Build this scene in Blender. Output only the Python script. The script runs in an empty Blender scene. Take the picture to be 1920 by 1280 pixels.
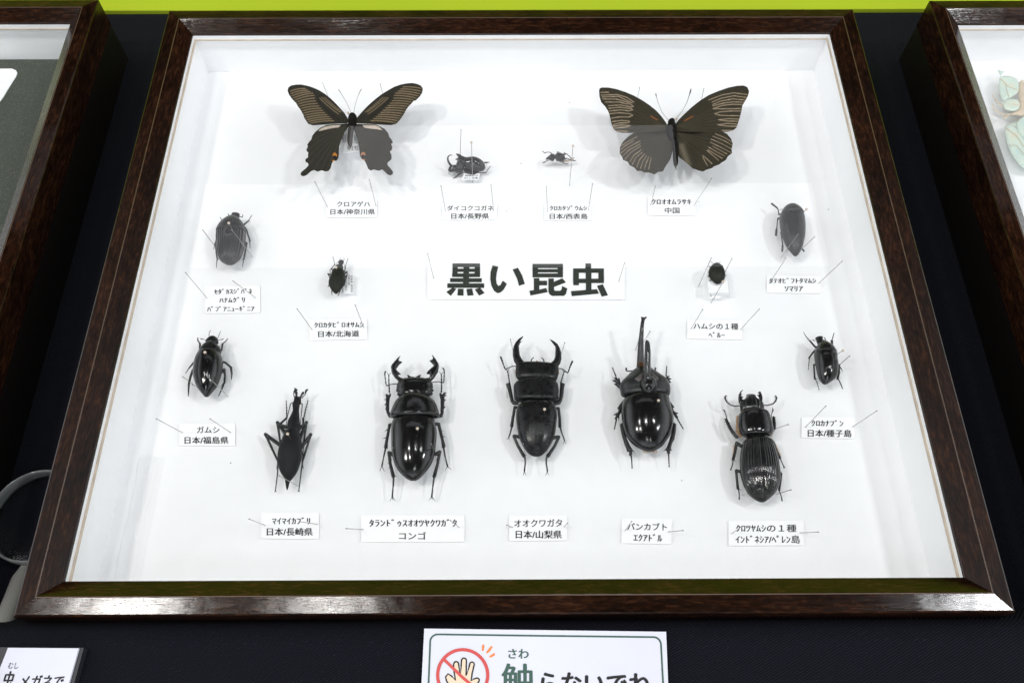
import bpy, bmesh, math, random
import numpy as np
from mathutils import Vector
from mathutils.geometry import delaunay_2d_cdt

# ------------------------------------------------------------------ camera, light, exposure
S = 0.001                                   # every length below is in millimetres
SC = bpy.context.scene
COL = SC.collection
CAM_F, CAM_RX, CAM_RY, CAM_RZ = 1625.227, math.radians(28.003), math.radians(-0.082), math.radians(-0.265)
CAM_P = np.array([-2.698, -302.267, 452.224])
cd = bpy.data.cameras.new('camera'); cam = bpy.data.objects.new('camera', cd); COL.objects.link(cam)
cd.sensor_width = 36.0; cd.lens = 36.0 * CAM_F / 1920.0
cd.clip_start = 0.01; cd.clip_end = 50.0
cam.location = CAM_P * S; cam.rotation_euler = (CAM_RX, CAM_RY, CAM_RZ)
SC.camera = cam
SC.render.engine = 'CYCLES'
SC.cycles.use_denoising = True
SC.cycles.max_bounces = 8; SC.cycles.transparent_max_bounces = 24
SC.cycles.caustics_reflective = False; SC.cycles.caustics_refractive = False
SC.view_settings.view_transform = 'Standard'; SC.view_settings.look = 'None'
SC.view_settings.gamma = 1.0; SC.view_settings.exposure = 0.0
SC.view_settings.use_curve_mapping = False
SC.render.image_settings.color_mode = 'RGB'

wd = bpy.data.worlds.new('World'); SC.world = wd; wd.use_nodes = True
# invented surround: bright at sides and behind to light inner walls, dark elsewhere
wn = wd.node_tree; bg = wn.nodes['Background']; bg.inputs[0].default_value = (0.93, 0.96, 1.0, 1)
wc = wn.nodes.new('ShaderNodeTexCoord'); wx = wn.nodes.new('ShaderNodeSeparateXYZ'); wr = wn.nodes.new('ShaderNodeMapRange')
wn.links.new(wc.outputs['Generated'], wx.inputs[0])
wa = wn.nodes.new('ShaderNodeMath'); wa.operation = 'ABSOLUTE'; wn.links.new(wx.outputs['X'], wa.inputs[0])
wm = wn.nodes.new('ShaderNodeMath'); wm.operation = 'MULTIPLY'; wm.inputs[1].default_value = -1; wn.links.new(wx.outputs['Y'], wm.inputs[0])
wo = wn.nodes.new('ShaderNodeMath'); wo.operation = 'MAXIMUM'; wn.links.new(wa.outputs[0], wo.inputs[0]); wn.links.new(wm.outputs[0], wo.inputs[1])
wn.links.new(wo.outputs[0], wr.inputs[0])
wr.interpolation_type = 'SMOOTHSTEP'
for k_, v_ in zip((1, 2, 3, 4), (0.5, 0.95, 0.022, 2.6)): wr.inputs[k_].default_value = v_
wn.links.new(wr.outputs[0], bg.inputs[1])

def area(name, loc, aim, sx, sy, power, col=(1, 1, 1), shape='RECTANGLE'):
    ld = bpy.data.lights.new(name, 'AREA'); ld.shape = shape; ld.size = sx * S
    if shape == 'RECTANGLE': ld.size_y = sy * S
    ld.energy = power; ld.color = col
    o = bpy.data.objects.new(name, ld); COL.objects.link(o)
    o.location = Vector(loc) * S
    d = (Vector(aim) - Vector(loc)).normalized()
    o.rotation_euler = d.to_track_quat('-Z', 'Y').to_euler()
    return o
LAMP_Z = 1500
area('lamp_left', (-830, -290, LAMP_Z), (0, 0, 0), 135, 0, 7.5, (1.0, 0.97, 0.93), 'DISK')
area('lamp_middle', (-395, -285, LAMP_Z), (0, 0, 0), 105, 0, 3.4, (1.0, 0.97, 0.93), 'DISK')
area('lamp_right', (1070, -290, LAMP_Z), (0, 0, 0), 145, 0, 8.3, (0.97, 0.98, 1.0), 'DISK')
area('lamp_front', (150, -1050, LAMP_Z), (0, 0, 0), 420, 0, 3.2, (0.97, 0.98, 1.0), 'DISK')
# two pale ceiling panels beyond the table: the glass mirrors them over the middle of the box
area('ceiling_panel_near', (0, 1688, 2300), (0, 1688, 0), 2430, 396, 3.0, (0.94, 0.94, 1.0))
area('ceiling_panel_far', (12, 2038, 2300), (12, 2038, 0), 1340, 304, 1.28, (0.94, 0.94, 1.0))
for k, x in enumerate((-520, 60, 650)):  # unseen discs added to brighten backdrop and board and put glints on elytra
    area('added_fill_row', (x, 40, 1700), (x * .6, 300, 0), 110, 0, 3.0, (0.98, 0.98, 1.0), 'DISK')

# ------------------------------------------------------------------ picture-to-plane survey helpers
def _rot(rx, ry, rz):
    cx, sx, cy, sy, cz, sz = math.cos(rx), math.sin(rx), math.cos(ry), math.sin(ry), math.cos(rz), math.sin(rz)
    X = np.array([[1, 0, 0], [0, cx, -sx], [0, sx, cx]]); Y = np.array([[cy, 0, sy], [0, 1, 0], [-sy, 0, cy]])
    Z = np.array([[cz, -sz, 0], [sz, cz, 0], [0, 0, 1]])
    return Z @ Y @ X
_M = _rot(CAM_RX, CAM_RY, CAM_RZ)
UP = np.array([0., 0., 1.])
def ray(px, py):
    return _M @ np.array([(px - 960) / CAM_F, -(py - 640) / CAM_F, -1.0])
def at(px, py, z):
    d = ray(px, py); return CAM_P + d * ((z - CAM_P[2]) / d[2])

FLOOR = -46.9; TABLE = -60.0; GLASS = -9.0

class Fr:
    """A measuring frame: coordinates read off an enlargement (origin ox, oy, scale s) on a plane of the box."""
    def __init__(f, ox, oy, s, z0, tilt=None):
        f.ox, f.oy, f.s, f.z0 = ox, oy, s, z0
        if tilt is None: f.n = UP; f.p = np.array([0, 0, z0], float)
        else:
            px, py, ang = tilt
            f.n = np.array([0, -math.sin(math.radians(ang)), math.cos(math.radians(ang))]); f.p = at(px, py, z0)
    def w(f, x, y, dz=0.0):
        d = ray(f.ox + x / f.s, f.oy + y / f.s); p = f.p + f.n * dz
        return CAM_P + d * (np.dot(p - CAM_P, f.n) / np.dot(d, f.n))
    def mm(f, x, y):
        return np.linalg.norm(f.w(x + 5, y) - f.w(x - 5, y)) / 10.0
    def sub(f, ox, oy, s):
        g = Fr(ox, oy, s, f.z0); g.n, g.p = f.n, f.p; return g

# ------------------------------------------------------------------ objects
def link(o, parent=None):
    COL.objects.link(o)
    if parent is not None: o.parent = parent
    return o
def tag(o, label, cat, group=None, kind=None):
    o['label'] = label; o['category'] = cat
    if group: o['group'] = group
    if kind: o['kind'] = kind
    return o
def empty(name, loc, label, cat, group=None):
    o = bpy.data.objects.new(name, None); o.empty_display_size = 0.005
    o.location = Vector(loc) * S; link(o)
    return tag(o, label, cat, group)
def mesh(name, verts, faces, mat, parent=None, smooth=True, mats=None, idx=None):
    """verts in world mm; parent may carry an offset, which is taken out again."""
    off = np.array(parent.location) / S if parent is not None else np.zeros(3)
    if parent is not None and parent.parent is not None: off = off + np.array(parent.parent.location) / S
    me = bpy.data.meshes.new(name)
    me.from_pydata([tuple((np.asarray(v, float) - off) * S) for v in verts], [], [tuple(f) for f in faces])
    for m in (mats or [mat]): me.materials.append(m)
    if idx: me.polygons.foreach_set('material_index', idx)
    me.polygons.foreach_set('use_smooth', [smooth] * len(me.polygons))
    me.update()
    return link(bpy.data.objects.new(name, me), parent)

class MB:
    """collects pieces of one mesh (world mm)"""
    def __init__(s): s.v = []; s.f = []; s.m = []
    def add(s, v, f, m=0):
        b = len(s.v); s.v += [np.asarray(p, float) for p in v]; s.f += [tuple(i + b for i in q) for q in f]; s.m += [m] * len(f)
    def box(s, x0, x1, y0, y1, z0, z1, m=0):
        v = [(x, y, z) for z in (z0, z1) for y in (y0, y1) for x in (x0, x1)]
        s.add(v, [(0, 2, 3, 1), (4, 5, 7, 6), (0, 1, 5, 4), (2, 6, 7, 3), (0, 4, 6, 2), (1, 3, 7, 5)], m)
    def prism(s, pts, dn, m=0):
        """polygon of world points (counter-clockwise from above) thickened downwards by vector dn"""
        n = len(pts); p = [np.asarray(q, float) for q in pts]
        s.add(p + [q + dn for q in p], [tuple(range(n)), tuple(range(2 * n - 1, n - 1, -1))] + [(i, n + i, n + (i + 1) % n, (i + 1) % n) for i in range(n)], m)
    def tube(s, P, Rr, seg=8, m=0, flat=1.0, nrm=None):
        P = [np.asarray(p, float) for p in P]; n = len(P); v = []; f = []
        prev = None
        for i in range(n):
            t = P[min(i + 1, n - 1)] - P[max(i - 1, 0)]; t = t / (np.linalg.norm(t) + 1e-9)
            a = np.array(nrm if nrm is not None else (0, 0, 1.0))
            if abs(np.dot(a, t)) > .95: a = np.array([0, 1.0, 0])
            b = np.cross(t, a); b /= np.linalg.norm(b); a = np.cross(b, t)
            if prev is not None and np.dot(prev, b) < 0: b = -b; a = -a
            prev = b
            for k in range(seg):
                q = 2 * math.pi * k / seg
                v.append(P[i] + Rr[i] * (b * math.cos(q) + a * math.sin(q) * flat))
        for i in range(n - 1):
            for k in range(seg):
                f.append((i * seg + k, i * seg + (k + 1) % seg, (i + 1) * seg + (k + 1) % seg, (i + 1) * seg + k))
        f.append(tuple(range(seg))); f.append(tuple(range(n * seg - 1, (n - 1) * seg - 1, -1)))
        s.add(v, f, m)
    def ball(s, c, r, m=0, sx=1, sy=1, sz=1, nu=10, nv=7):
        c = np.asarray(c, float); v = [c + (0, 0, r * sz)]; f = []
        for j in range(1, nv):
            p = math.pi * j / nv
            for i in range(nu):
                q = 2 * math.pi * i / nu
                v.append(c + np.array([r * sx * math.sin(p) * math.cos(q), r * sy * math.sin(p) * math.sin(q), r * sz * math.cos(p)]))
        v.append(c - (0, 0, r * sz)); L = len(v) - 1
        for i in range(nu): f.append((0, 1 + i, 1 + (i + 1) % nu))
        for j in range(nv - 2):
            for i in range(nu):
                a = 1 + j * nu + i; b = 1 + j * nu + (i + 1) % nu
                f.append((a, a + nu, b + nu, b))
        for i in range(nu): f.append((L, 1 + (nv - 2) * nu + (i + 1) % nu, 1 + (nv - 2) * nu + i))
        s.add(v, f, m)
    def done(s, name, mat, parent=None, smooth=True, mats=None):
        return mesh(name, s.v, s.f, mat, parent, smooth, mats, s.m if mats else None)

def cr(P, t):
    """Catmull-Rom through rows of P at float index t"""
    n = len(P); i = min(int(t), n - 2); u = t - i
    p0, p1, p2, p3 = P[max(i - 1, 0)], P[i], P[i + 1], P[min(i + 2, n - 1)]
    return .5 * ((2 * p1) + (-p0 + p2) * u + (2 * p0 - 5 * p1 + 4 * p2 - p3) * u * u + (-p0 + 3 * p1 - 3 * p2 + p3) * u ** 3)

def shell(name, mat, par, F, rows, h, hb=.6, dz=0.0, n=36, seg=30, grooves=0, gd=0.0, seam=0.0, pw=.8, dome=.9, arch=None, flat=False):
    """body segment lofted through measured left and right edge points, domed above and below the plane"""
    L = np.array([F.w(r[0], r[1], dz) for r in rows]); R = np.array([F.w(r[2], r[3], dz) for r in rows])
    Wr = np.linalg.norm(R - L, axis=1)
    LR = np.hstack([L, R]); wm = Wr.max(); v = []; f = []
    nb = max(8, seg // 3); ring = seg + nb
    Cc = (L + R) / 2; al = np.r_[0, np.cumsum(np.linalg.norm(np.diff(Cc, axis=0), axis=1))]; al = al / al[-1]
    for i in range(n):
        t = (len(rows) - 1) * i / (n - 1)
        q = cr(LR, t); l, r = q[:3], q[3:]; ta = float(np.interp(t, range(len(rows)), al))
        c = (l + r) / 2; u = (r - l) / 2; w = 2 * np.linalg.norm(u); hi = h * (max(w, .02 * wm) / wm) ** pw
        if arch is not None:
            e = math.sqrt(max(0, 1 - ((ta - arch) / (1 - arch)) ** 2)) if ta > arch else 1 - .22 * ((arch - ta) / arch) ** 2
            hi = h * max(min(e, (max(w, .02 * wm) / wm) ** .3), .06)
        if flat: hi = h * (.25 + .75 * (1 - abs(2 * ta - 1) ** 4) ** .5)
        for k in range(seg):
            a = math.pi * (1 - k / (seg - 1)); x = math.cos(a); z = hi * max(math.sin(a), 0) ** dome
            if grooves and .04 < k / (seg - 1) < .96:
                g = abs(math.sin(math.pi * (x + 1) / 2 * grooves)); z -= gd * (1 - g ** .6) * min(1, hi / h * 1.2)
            if seam: z -= seam * math.exp(-(x / .02) ** 2)
            v.append(c + u * x + F.n * z)
        for k in range(nb):
            a = -math.pi * (k + 1) / (nb + 1); v.append(c + u * math.cos(a) + F.n * hi * hb * math.sin(a))
    for i in range(n - 1):
        for k in range(ring):
            f.append((i * ring + k, (i + 1) * ring + k, (i + 1) * ring + (k + 1) % ring, i * ring + (k + 1) % ring))
    f.append(tuple(range(ring))); f.append(tuple(range(n * ring - 1, (n - 1) * ring - 1, -1)))
    return mesh(name, v, f, mat, par)

def poly_dist(P, Q):
    """distance of points P (n,2) to closed polygon Q and inside flag"""
    A = Q; B = np.roll(Q, -1, 0); d = np.full(len(P), 1e9); ins = np.zeros(len(P), bool)
    for a, b in zip(A, B):
        e = b - a; t = np.clip(((P - a) @ e) / (e @ e + 1e-12), 0, 1)
        d = np.minimum(d, np.linalg.norm(P - (a + t[:, None] * e), axis=1))
        c = ((a[1] > P[:, 1]) != (b[1] > P[:, 1]))
        with np.errstate(divide='ignore', invalid='ignore'):
            xi = (b[0] - a[0]) * (P[:, 1] - a[1]) / (b[1] - a[1]) + a[0]
        ins ^= c & (P[:, 0] < xi)
    return d, ins
def line_dist(P, Ls):
    d = np.full(len(P), 1e9)
    for Q in Ls:
        Q = np.asarray(Q, float)
        for a, b in zip(Q[:-1], Q[1:]):
            e = b - a; t = np.clip(((P - a) @ e) / (e @ e + 1e-12), 0, 1)
            d = np.minimum(d, np.linalg.norm(P - (a + t[:, None] * e), axis=1))
    return d
def smooth_poly(Q, k=3):
    Q = np.asarray(Q, float); n = len(Q); out = []
    for i in range(n):
        p = [Q[(i + j - 1) % n] for j in range(4)]
        for u in np.arange(k) / k:
            out.append(.5 * ((2 * p[1]) + (-p[0] + p[2]) * u + (2 * p[0] - 5 * p[1] + 4 * p[2] - p[3]) * u * u + (-p[0] + 3 * p[1] - 3 * p[2] + p[3]) * u ** 3))
    return np.array(out)

def pillow(name, mat, par, F, poly, step, t, dm, dz=0.0, rnd=1, lift=None, colour=None, mb=None):
    """outline filled with a fine grid and rounded off towards its edge: jaws, tibiae, wings.  t = half thickness (mm), dm = edge roll (enlargement px)"""
    Q = smooth_poly(poly, rnd) if rnd > 1 else np.asarray(poly, float)
    lo, hi = Q.min(0), Q.max(0); pts = []
    E = []
    for a, b in zip(Q, np.roll(Q, -1, 0)):
        m = max(1, int(np.linalg.norm(b - a) / step))
        for i in range(m): E.append(a + (b - a) * i / m)
    E = np.array(E)
    xs = np.arange(lo[0] + step / 2, hi[0], step); ys = np.arange(lo[1] + step / 2, hi[1], step * .87)
    for j, y in enumerate(ys):
        for x in xs: pts.append((x + (j % 2) * step / 2, y))
    P = np.array(pts); d, ins = poly_dist(P, Q); P = P[ins & (d > step * .45)]
    allp = np.vstack([E, P]); ne = len(E)
    r = delaunay_2d_cdt([Vector(p) for p in allp], [(i, (i + 1) % ne) for i in range(ne)], [], 1, 1e-5)
    V2 = np.array([tuple(p) for p in r[0]]); T = r[2]
    d, _ = poly_dist(V2, Q)
    hgt = t * np.sqrt(np.clip(1 - (1 - np.clip(d / dm, 0, 1)) ** 2, 0, 1)); hgt[d < 1e-3] = 0
    lf = lift(V2) if lift else np.zeros(len(V2))
    top = [F.w(p[0], p[1], dz + lf[i] + hgt[i]) if True else 0 for i, p in enumerate(V2)]
    base = [F.w(p[0], p[1], dz + lf[i]) for i, p in enumerate(V2)]
    top = [base[i] + F.n * hgt[i] for i in range(len(V2))]; bot = [base[i] - F.n * (hgt[i] + .05) for i in range(len(V2))]
    n = len(V2); f = []
    for q in T:
        a, b, c = [base[i] for i in q[:3]]
        if np.dot(np.cross(b - a, c - a), F.n) < 0: q = q[::-1]
        f.append(tuple(q)); f.append(tuple(i + n for i in q[::-1]))
    cnt = {}
    for q in T:
        for a, b in zip(q, list(q[1:]) + [q[0]]): cnt[(a, b)] = 1
    for (a, b) in list(cnt):
        if (b, a) not in cnt: f.append((a, b, b + n, a + n))
    if mb is not None: mb.add(top + bot, f); return None
    o = mesh(name, top + bot, f, mat, par)
    if colour is not None:
        ca = o.data.color_attributes.new('pattern', 'FLOAT_COLOR', 'POINT')
        c = colour(V2); c = np.vstack([c, c]); c = np.hstack([c, np.ones((len(c), 1))])
        ca.data.foreach_set('color', c.astype(np.float32).ravel())
    return o

def limb(mb, F, pts, dz0=0.0, dz1=None, bead=0, seg=8, m=0):
    """tapering limb through (x, y, radius) read in enlargement px"""
    n = len(pts); P = []; R = []
    dz1 = dz0 if dz1 is None else dz1
    arr = np.array([(p[0], p[1], p[2]) for p in pts], float)
    for i in range(n - 1):
        k = 4
        for j in range(k + (1 if i == n - 2 else 0)):
            u = j / k; q = arr[i] * (1 - u) + arr[i + 1] * u; tt = (i + u) / (n - 1)
            P.append((q[0], q[1], dz0 + (dz1 - dz0) * tt)); R.append(q[2])
    if bead:
        P2 = []; R2 = []
        A = np.array(P); Rr = np.array(R)
        for b in range(bead):
            for u, kf in ((0.02, .62), (.7, 1.25), (.95, 1.0)):
                t = (b + u) / bead * (len(P) - 1); i = min(int(t), len(P) - 2); w = t - i
                P2.append(A[i] * (1 - w) + A[i + 1] * w); R2.append((Rr[i] * (1 - w) + Rr[i + 1] * w) * kf)
        P, R = P2, R2
    Wp = [F.w(p[0], p[1], p[2]) for p in P]
    mb.tube(Wp, [r * F.mm(p[0], p[1]) for r, p in zip(R, P)], seg, m)
def spine(mb, F, x0, y0, x1, y1, r, dz=0.0, m=0):
    k = F.mm(x0, y0); mb.tube([F.w(x0, y0, dz), F.w((x0 + x1) / 2, (y0 + y1) / 2, dz), F.w(x1, y1, dz)], [r * k, r * k * .6, r * k * .12], 6, m)

# ------------------------------------------------------------------ materials
def mat(name, col, rough=.5, metal=0.0, coat=0.0, coat_r=.1, spec=.5, sheen=0.0):
    m = bpy.data.materials.new(name); m.use_nodes = True
    b = m.node_tree.nodes['Principled BSDF']
    b.inputs['Base Color'].default_value = (*col, 1); b.inputs['Roughness'].default_value = rough
    b.inputs['Metallic'].default_value = metal; b.inputs['Coat Weight'].default_value = coat
    b.inputs['Coat Roughness'].default_value = coat_r; b.inputs['Specular IOR Level'].default_value = spec
    b.inputs['Sheen Weight'].default_value = sheen
    return m
def nd(m, t, **kw):
    n = m.node_tree.nodes.new(t)
    for k, v in kw.items(): setattr(n, k, v)
    return n
def lk(m, a, b): m.node_tree.links.new(a, b)
def bs(m): return m.node_tree.nodes['Principled BSDF']
def coords(m, scale=(1, 1, 1), rot=(0, 0, 0), kind='Object'):
    c = nd(m, 'ShaderNodeTexCoord'); p = nd(m, 'ShaderNodeMapping')
    p.inputs['Scale'].default_value = scale; p.inputs['Rotation'].default_value = rot
    lk(m, c.outputs[kind], p.inputs['Vector']); return p.outputs[0]
def noise(m, vec, scale, detail=4, rough=.55):
    n = nd(m, 'ShaderNodeTexNoise'); n.inputs['Scale'].default_value = scale
    n.inputs['Detail'].default_value = detail; n.inputs['Roughness'].default_value = rough
    lk(m, vec, n.inputs['Vector']); return n.outputs['Fac']
def ramp(m, fac, stops):
    r = nd(m, 'ShaderNodeValToRGB'); e = r.color_ramp.elements
    while len(e) < len(stops): e.new(.5)
    for k, (p, c) in enumerate(stops): e[k].position = p; e[k].color = (*c, 1) if len(c) == 3 else c
    lk(m, fac, r.inputs[0]); return r.outputs[0]
def rng(m, fac, a, b, c, d):
    r = nd(m, 'ShaderNodeMapRange'); lk(m, fac, r.inputs[0])
    for k, v in zip((1, 2, 3, 4), (a, b, c, d)): r.inputs[k].default_value = v
    return r.outputs[0]
def bump(m, h, strength, dist, prev=None):
    b = nd(m, 'ShaderNodeBump'); b.inputs['Strength'].default_value = strength; b.inputs['Distance'].default_value = dist
    lk(m, h, b.inputs['Height'])
    if prev is not None: lk(m, prev, b.inputs['Normal'])
    return b.outputs[0]

def wood(name, axis):
    m = mat(name, (.02, .01, .006), .25, coat=.3, coat_r=.08, spec=.10)
    sc = (150, 650, 650) if axis == 'x' else (650, 150, 650)
    g = noise(m, coords(m, sc), 1.0, 6, .6)
    g2 = noise(m, coords(m, (25, 70, 70) if axis == 'x' else (70, 25, 70)), 1.0, 5, .65)
    c1 = ramp(m, g, [(.3, (.0050, .0021, .0012)), (.52, (.0130, .0053, .0027)), (.78, (.042, .0170, .0075))])
    c2 = ramp(m, g2, [(.35, (.40, .38, .36)), (.68, (1.35, 1.2, 1.05))])
    mx = nd(m, 'ShaderNodeMix', data_type='RGBA', blend_type='MULTIPLY'); mx.inputs[0].default_value = 1
    lk(m, c1, mx.inputs[6]); lk(m, c2, mx.inputs[7]); lk(m, mx.outputs[2], bs(m).inputs['Base Color'])
    fs = noise(m, coords(m, (60, 900, 900) if axis == 'x' else (900, 60, 900)), 1.0, 5, .7)
    lk(m, rng(m, fs, .3, .75, .10, .22), bs(m).inputs['Roughness'])
    lk(m, rng(m, fs, .3, .75, .03, .09), bs(m).inputs['Coat Roughness'])
    bm = bump(m, fs, .10, .0004); wv = noise(m, coords(m, (1, 1, 1)), 40, 2)
    nrm = bump(m, wv, .10, .002, bm)
    lk(m, nrm, bs(m).inputs['Normal']); lk(m, nrm, bs(m).inputs['Coat Normal'])
    return m
M = {}
M['wood_x'] = wood('dark_wood_grain_across', 'x'); M['wood_y'] = wood('dark_wood_grain_along', 'y')
M['worn'] = mat('worn_wood_edge', (.075, .042, .022), .5)
M['case'] = mat('black_stained_wood', (.004, .003, .0025), .45, spec=.25)
lk(M['case'], bump(M['case'], noise(M['case'], coords(M['case'], (30, 30, 500)), 1, 4), .2, .0005), bs(M['case']).inputs['Normal'])

def paper(name, col, rough=.6, bumpy=.08, var=.03):
    m = mat(name, col, rough, spec=.3)
    n = noise(m, coords(m), 90, 4)
    lk(m, ramp(m, n, [(.3, tuple(c * (1 - var) for c in col)), (.7, tuple(min(1, c * (1 + var)) for c in col))]), bs(m).inputs['Base Color'])
    lk(m, bump(m, noise(m, coords(m), 900, 3), bumpy, .0004), bs(m).inputs['Normal'])
    return m
M['board'] = paper('white_foam_board', (.86, .86, .872), .7, .15, .012)
m = M['board']; vo = nd(m, 'ShaderNodeTexVoronoi'); vo.inputs['Scale'].default_value = 34; lk(m, coords(m), vo.inputs['Vector'])
src = bs(m).inputs['Base Color'].links[0].from_socket
mx = nd(m, 'ShaderNodeMix', data_type='RGBA', blend_type='MULTIPLY'); mx.inputs[0].default_value = 1
lk(m, src, mx.inputs[6]); lk(m, ramp(m, vo.outputs['Distance'], [(.012, (.35, .33, .30)), (.02, (1, 1, 1))]), mx.inputs[7]); lk(m, mx.outputs[2], bs(m).inputs['Base Color'])
M['liner'] = paper('white_paper_liner', (.93, .93, .94), .6, .05, .012)
M['card'] = paper('white_card', (.92, .92, .93), .55, .04, .01)
M['tan'] = paper('raw_wood_edge', (.55, .46, .37), .7, .3, .15)
M['ink'] = mat('black_print', (.012, .012, .014), .55, spec=.25)
M['greyink'] = mat('grey_print', (.05, .05, .055), .6, spec=.2)
M['green_ink'] = mat('dark_green_print', (.018, .07, .05), .5)
M['red_ink'] = mat('red_print', (.50, .045, .04), .5)
M['orange_ink'] = mat('orange_print', (.70, .18, .03), .5)
M['skin_ink'] = mat('beige_print', (.66, .52, .38), .5)
M['sign'] = paper('laminated_white_sheet', (.56, .57, .64), .3, .02, .01)

def film(name, refl=1.0, tint=(1, 1, 1), rough=0.0, base=.04):
    """thin clear sheet: lets light straight through, mirrors by angle (Schlick)"""
    m = bpy.data.materials.new(name); m.use_nodes = True; nt = m.node_tree; nt.nodes.clear()
    o = nt.nodes.new('ShaderNodeOutputMaterial'); mx = nt.nodes.new('ShaderNodeMixShader')
    t = nt.nodes.new('ShaderNodeBsdfTransparent'); t.inputs[0].default_value = (*tint, 1)
    g = nt.nodes.new('ShaderNodeBsdfGlossy'); g.inputs['Roughness'].default_value = rough
    lw = nt.nodes.new('ShaderNodeLayerWeight'); lw.inputs[0].default_value = .5
    p = nt.nodes.new('ShaderNodeMath'); p.operation = 'POWER'; p.inputs[1].default_value = 5
    ma = nt.nodes.new('ShaderNodeMath'); ma.operation = 'MULTIPLY_ADD'; ma.inputs[1].default_value = (1 - base) * refl; ma.inputs[2].default_value = base * refl
    nt.links.new(lw.outputs['Facing'], p.inputs[0]); nt.links.new(p.outputs[0], ma.inputs[0]); nt.links.new(ma.outputs[0], mx.inputs[0])
    nt.links.new(t.outputs[0], mx.inputs[1]); nt.links.new(g.outputs[0], mx.inputs[2]); nt.links.new(mx.outputs[0], o.inputs[0])
    return m
M['glass'] = film('clear_pane', 1.0, (.995, 1, .998))
M['lens'] = film('clear_lens', 1.0, (.97, .99, .98))
M['plastic'] = film('clear_soft_plastic', .5, (.99, .99, .992), .1)

def chitin(name, col, rough, coat=0.0, bump_s=.15, scale=700, spec=.5):
    m = mat(name, col, rough, coat=coat, coat_r=.06, spec=spec)
    n = noise(m, coords(m), scale, 3, .6); big = noise(m, coords(m), 140, 2)
    nr = bump(m, big, .08, .0012); nr = bump(m, n, bump_s, .0002, nr)
    lk(m, nr, bs(m).inputs['Normal']); lk(m, nr, bs(m).inputs['Coat Normal'])
    lk(m, rng(m, noise(m, coords(m), 260, 3), .3, .7, rough * .75, rough * 1.35), bs(m).inputs['Roughness'])
    d = noise(m, coords(m), 1500, 2, .5)
    lk(m, ramp(m, d, [(.66, col), (.82, tuple(c + .025 for c in col))]), bs(m).inputs['Base Color'])
    return m
M['gloss'] = chitin('polished_black_chitin', (.0048, .0045, .0045), .11, .08, .03)
M['rib'] = chitin('ribbed_polished_black_chitin', (.0045, .0042, .0045), .2, .5, .03)
M['satin'] = chitin('satin_black_chitin', (.0042, .0040, .0044), .28, .0, .10, 900, .30)
M['matte'] = chitin('dull_black_chitin', (.006, .006, .0072), .5, .0, .30, 1100, .2)
M['olive'] = chitin('dull_greenish_black_chitin', (.0105, .0115, .0075), .5, .0, .35, 1400, .22)
M['grain'] = chitin('grained_black_chitin', (.008, .008, .009), .33, .0, .30, 1300)
M['leg'] = chitin('black_leg_chitin', (.006, .006, .0065), .34, .0, .25, 1000)
M['plate'] = chitin('grey_brown_smooth_chitin', (.07, .06, .058), .35, .0, .1)
M['hair'] = mat('orange_brown_hair', (.55, .32, .15), .7)
M['tuft'] = mat('dark_brown_hair', (.11, .05, .018), .7)
M['amber'] = mat('amber_mouthpart', (.35, .13, .03), .4)
M['eye'] = mat('pale_brown_eye', (.22, .14, .08), .4)
M['fur'] = mat('black_body_fur', (.010, .009, .008), .9, spec=.1)
M['abdomen'] = mat('grey_brown_abdomen', (.05, .045, .040), .8, spec=.2)
lk(M['abdomen'], bump(M['abdomen'], noise(M['abdomen'], coords(M['abdomen']), 900, 3), .5, .0005), bs(M['abdomen']).inputs['Normal'])
lk(M['fur'], bump(M['fur'], noise(M['fur'], coords(M['fur']), 1200, 3), 1.0, .001), bs(M['fur']).inputs['Normal'])
m = mat('scaled_wing', (.05, .04, .03), .75, spec=.2, sheen=.0); M['wing'] = m
a_ = nd(m, 'ShaderNodeVertexColor', layer_name='pattern')
mx = nd(m, 'ShaderNodeMix', data_type='RGBA', blend_type='MULTIPLY'); mx.inputs[0].default_value = 1
lk(m, a_.outputs['Color'], mx.inputs[6])
lk(m, ramp(m, noise(m, coords(m), 1400, 3, .7), [(.3, (.62, .62, .62)), (.7, (1.4, 1.4, 1.4))]), mx.inputs[7])
lk(m, mx.outputs[2], bs(m).inputs['Base Color'])
lk(m, bump(m, noise(m, coords(m), 1600, 2), .4, .0003), bs(m).inputs['Normal'])
M['steel'] = mat('pin_steel', (.42, .41, .40), .32, metal=1.0)
M['bead'] = mat('cream_pin_bead', (.56, .47, .38), .35)
M['steelhead'] = mat('steel_pin_head', (.30, .29, .28), .35, metal=.8)
m = mat('dark_glitter_card', (.022, .026, .022), .65, spec=.15); M['title'] = m
v_ = nd(m, 'ShaderNodeTexVoronoi'); v_.inputs['Scale'].default_value = 900; lk(m, coords(m), v_.inputs['Vector'])
lk(m, ramp(m, v_.outputs['Distance'], [(.10, (.16, .16, .14)), (.16, (.032, .037, .031))]), bs(m).inputs['Base Color'])

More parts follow.
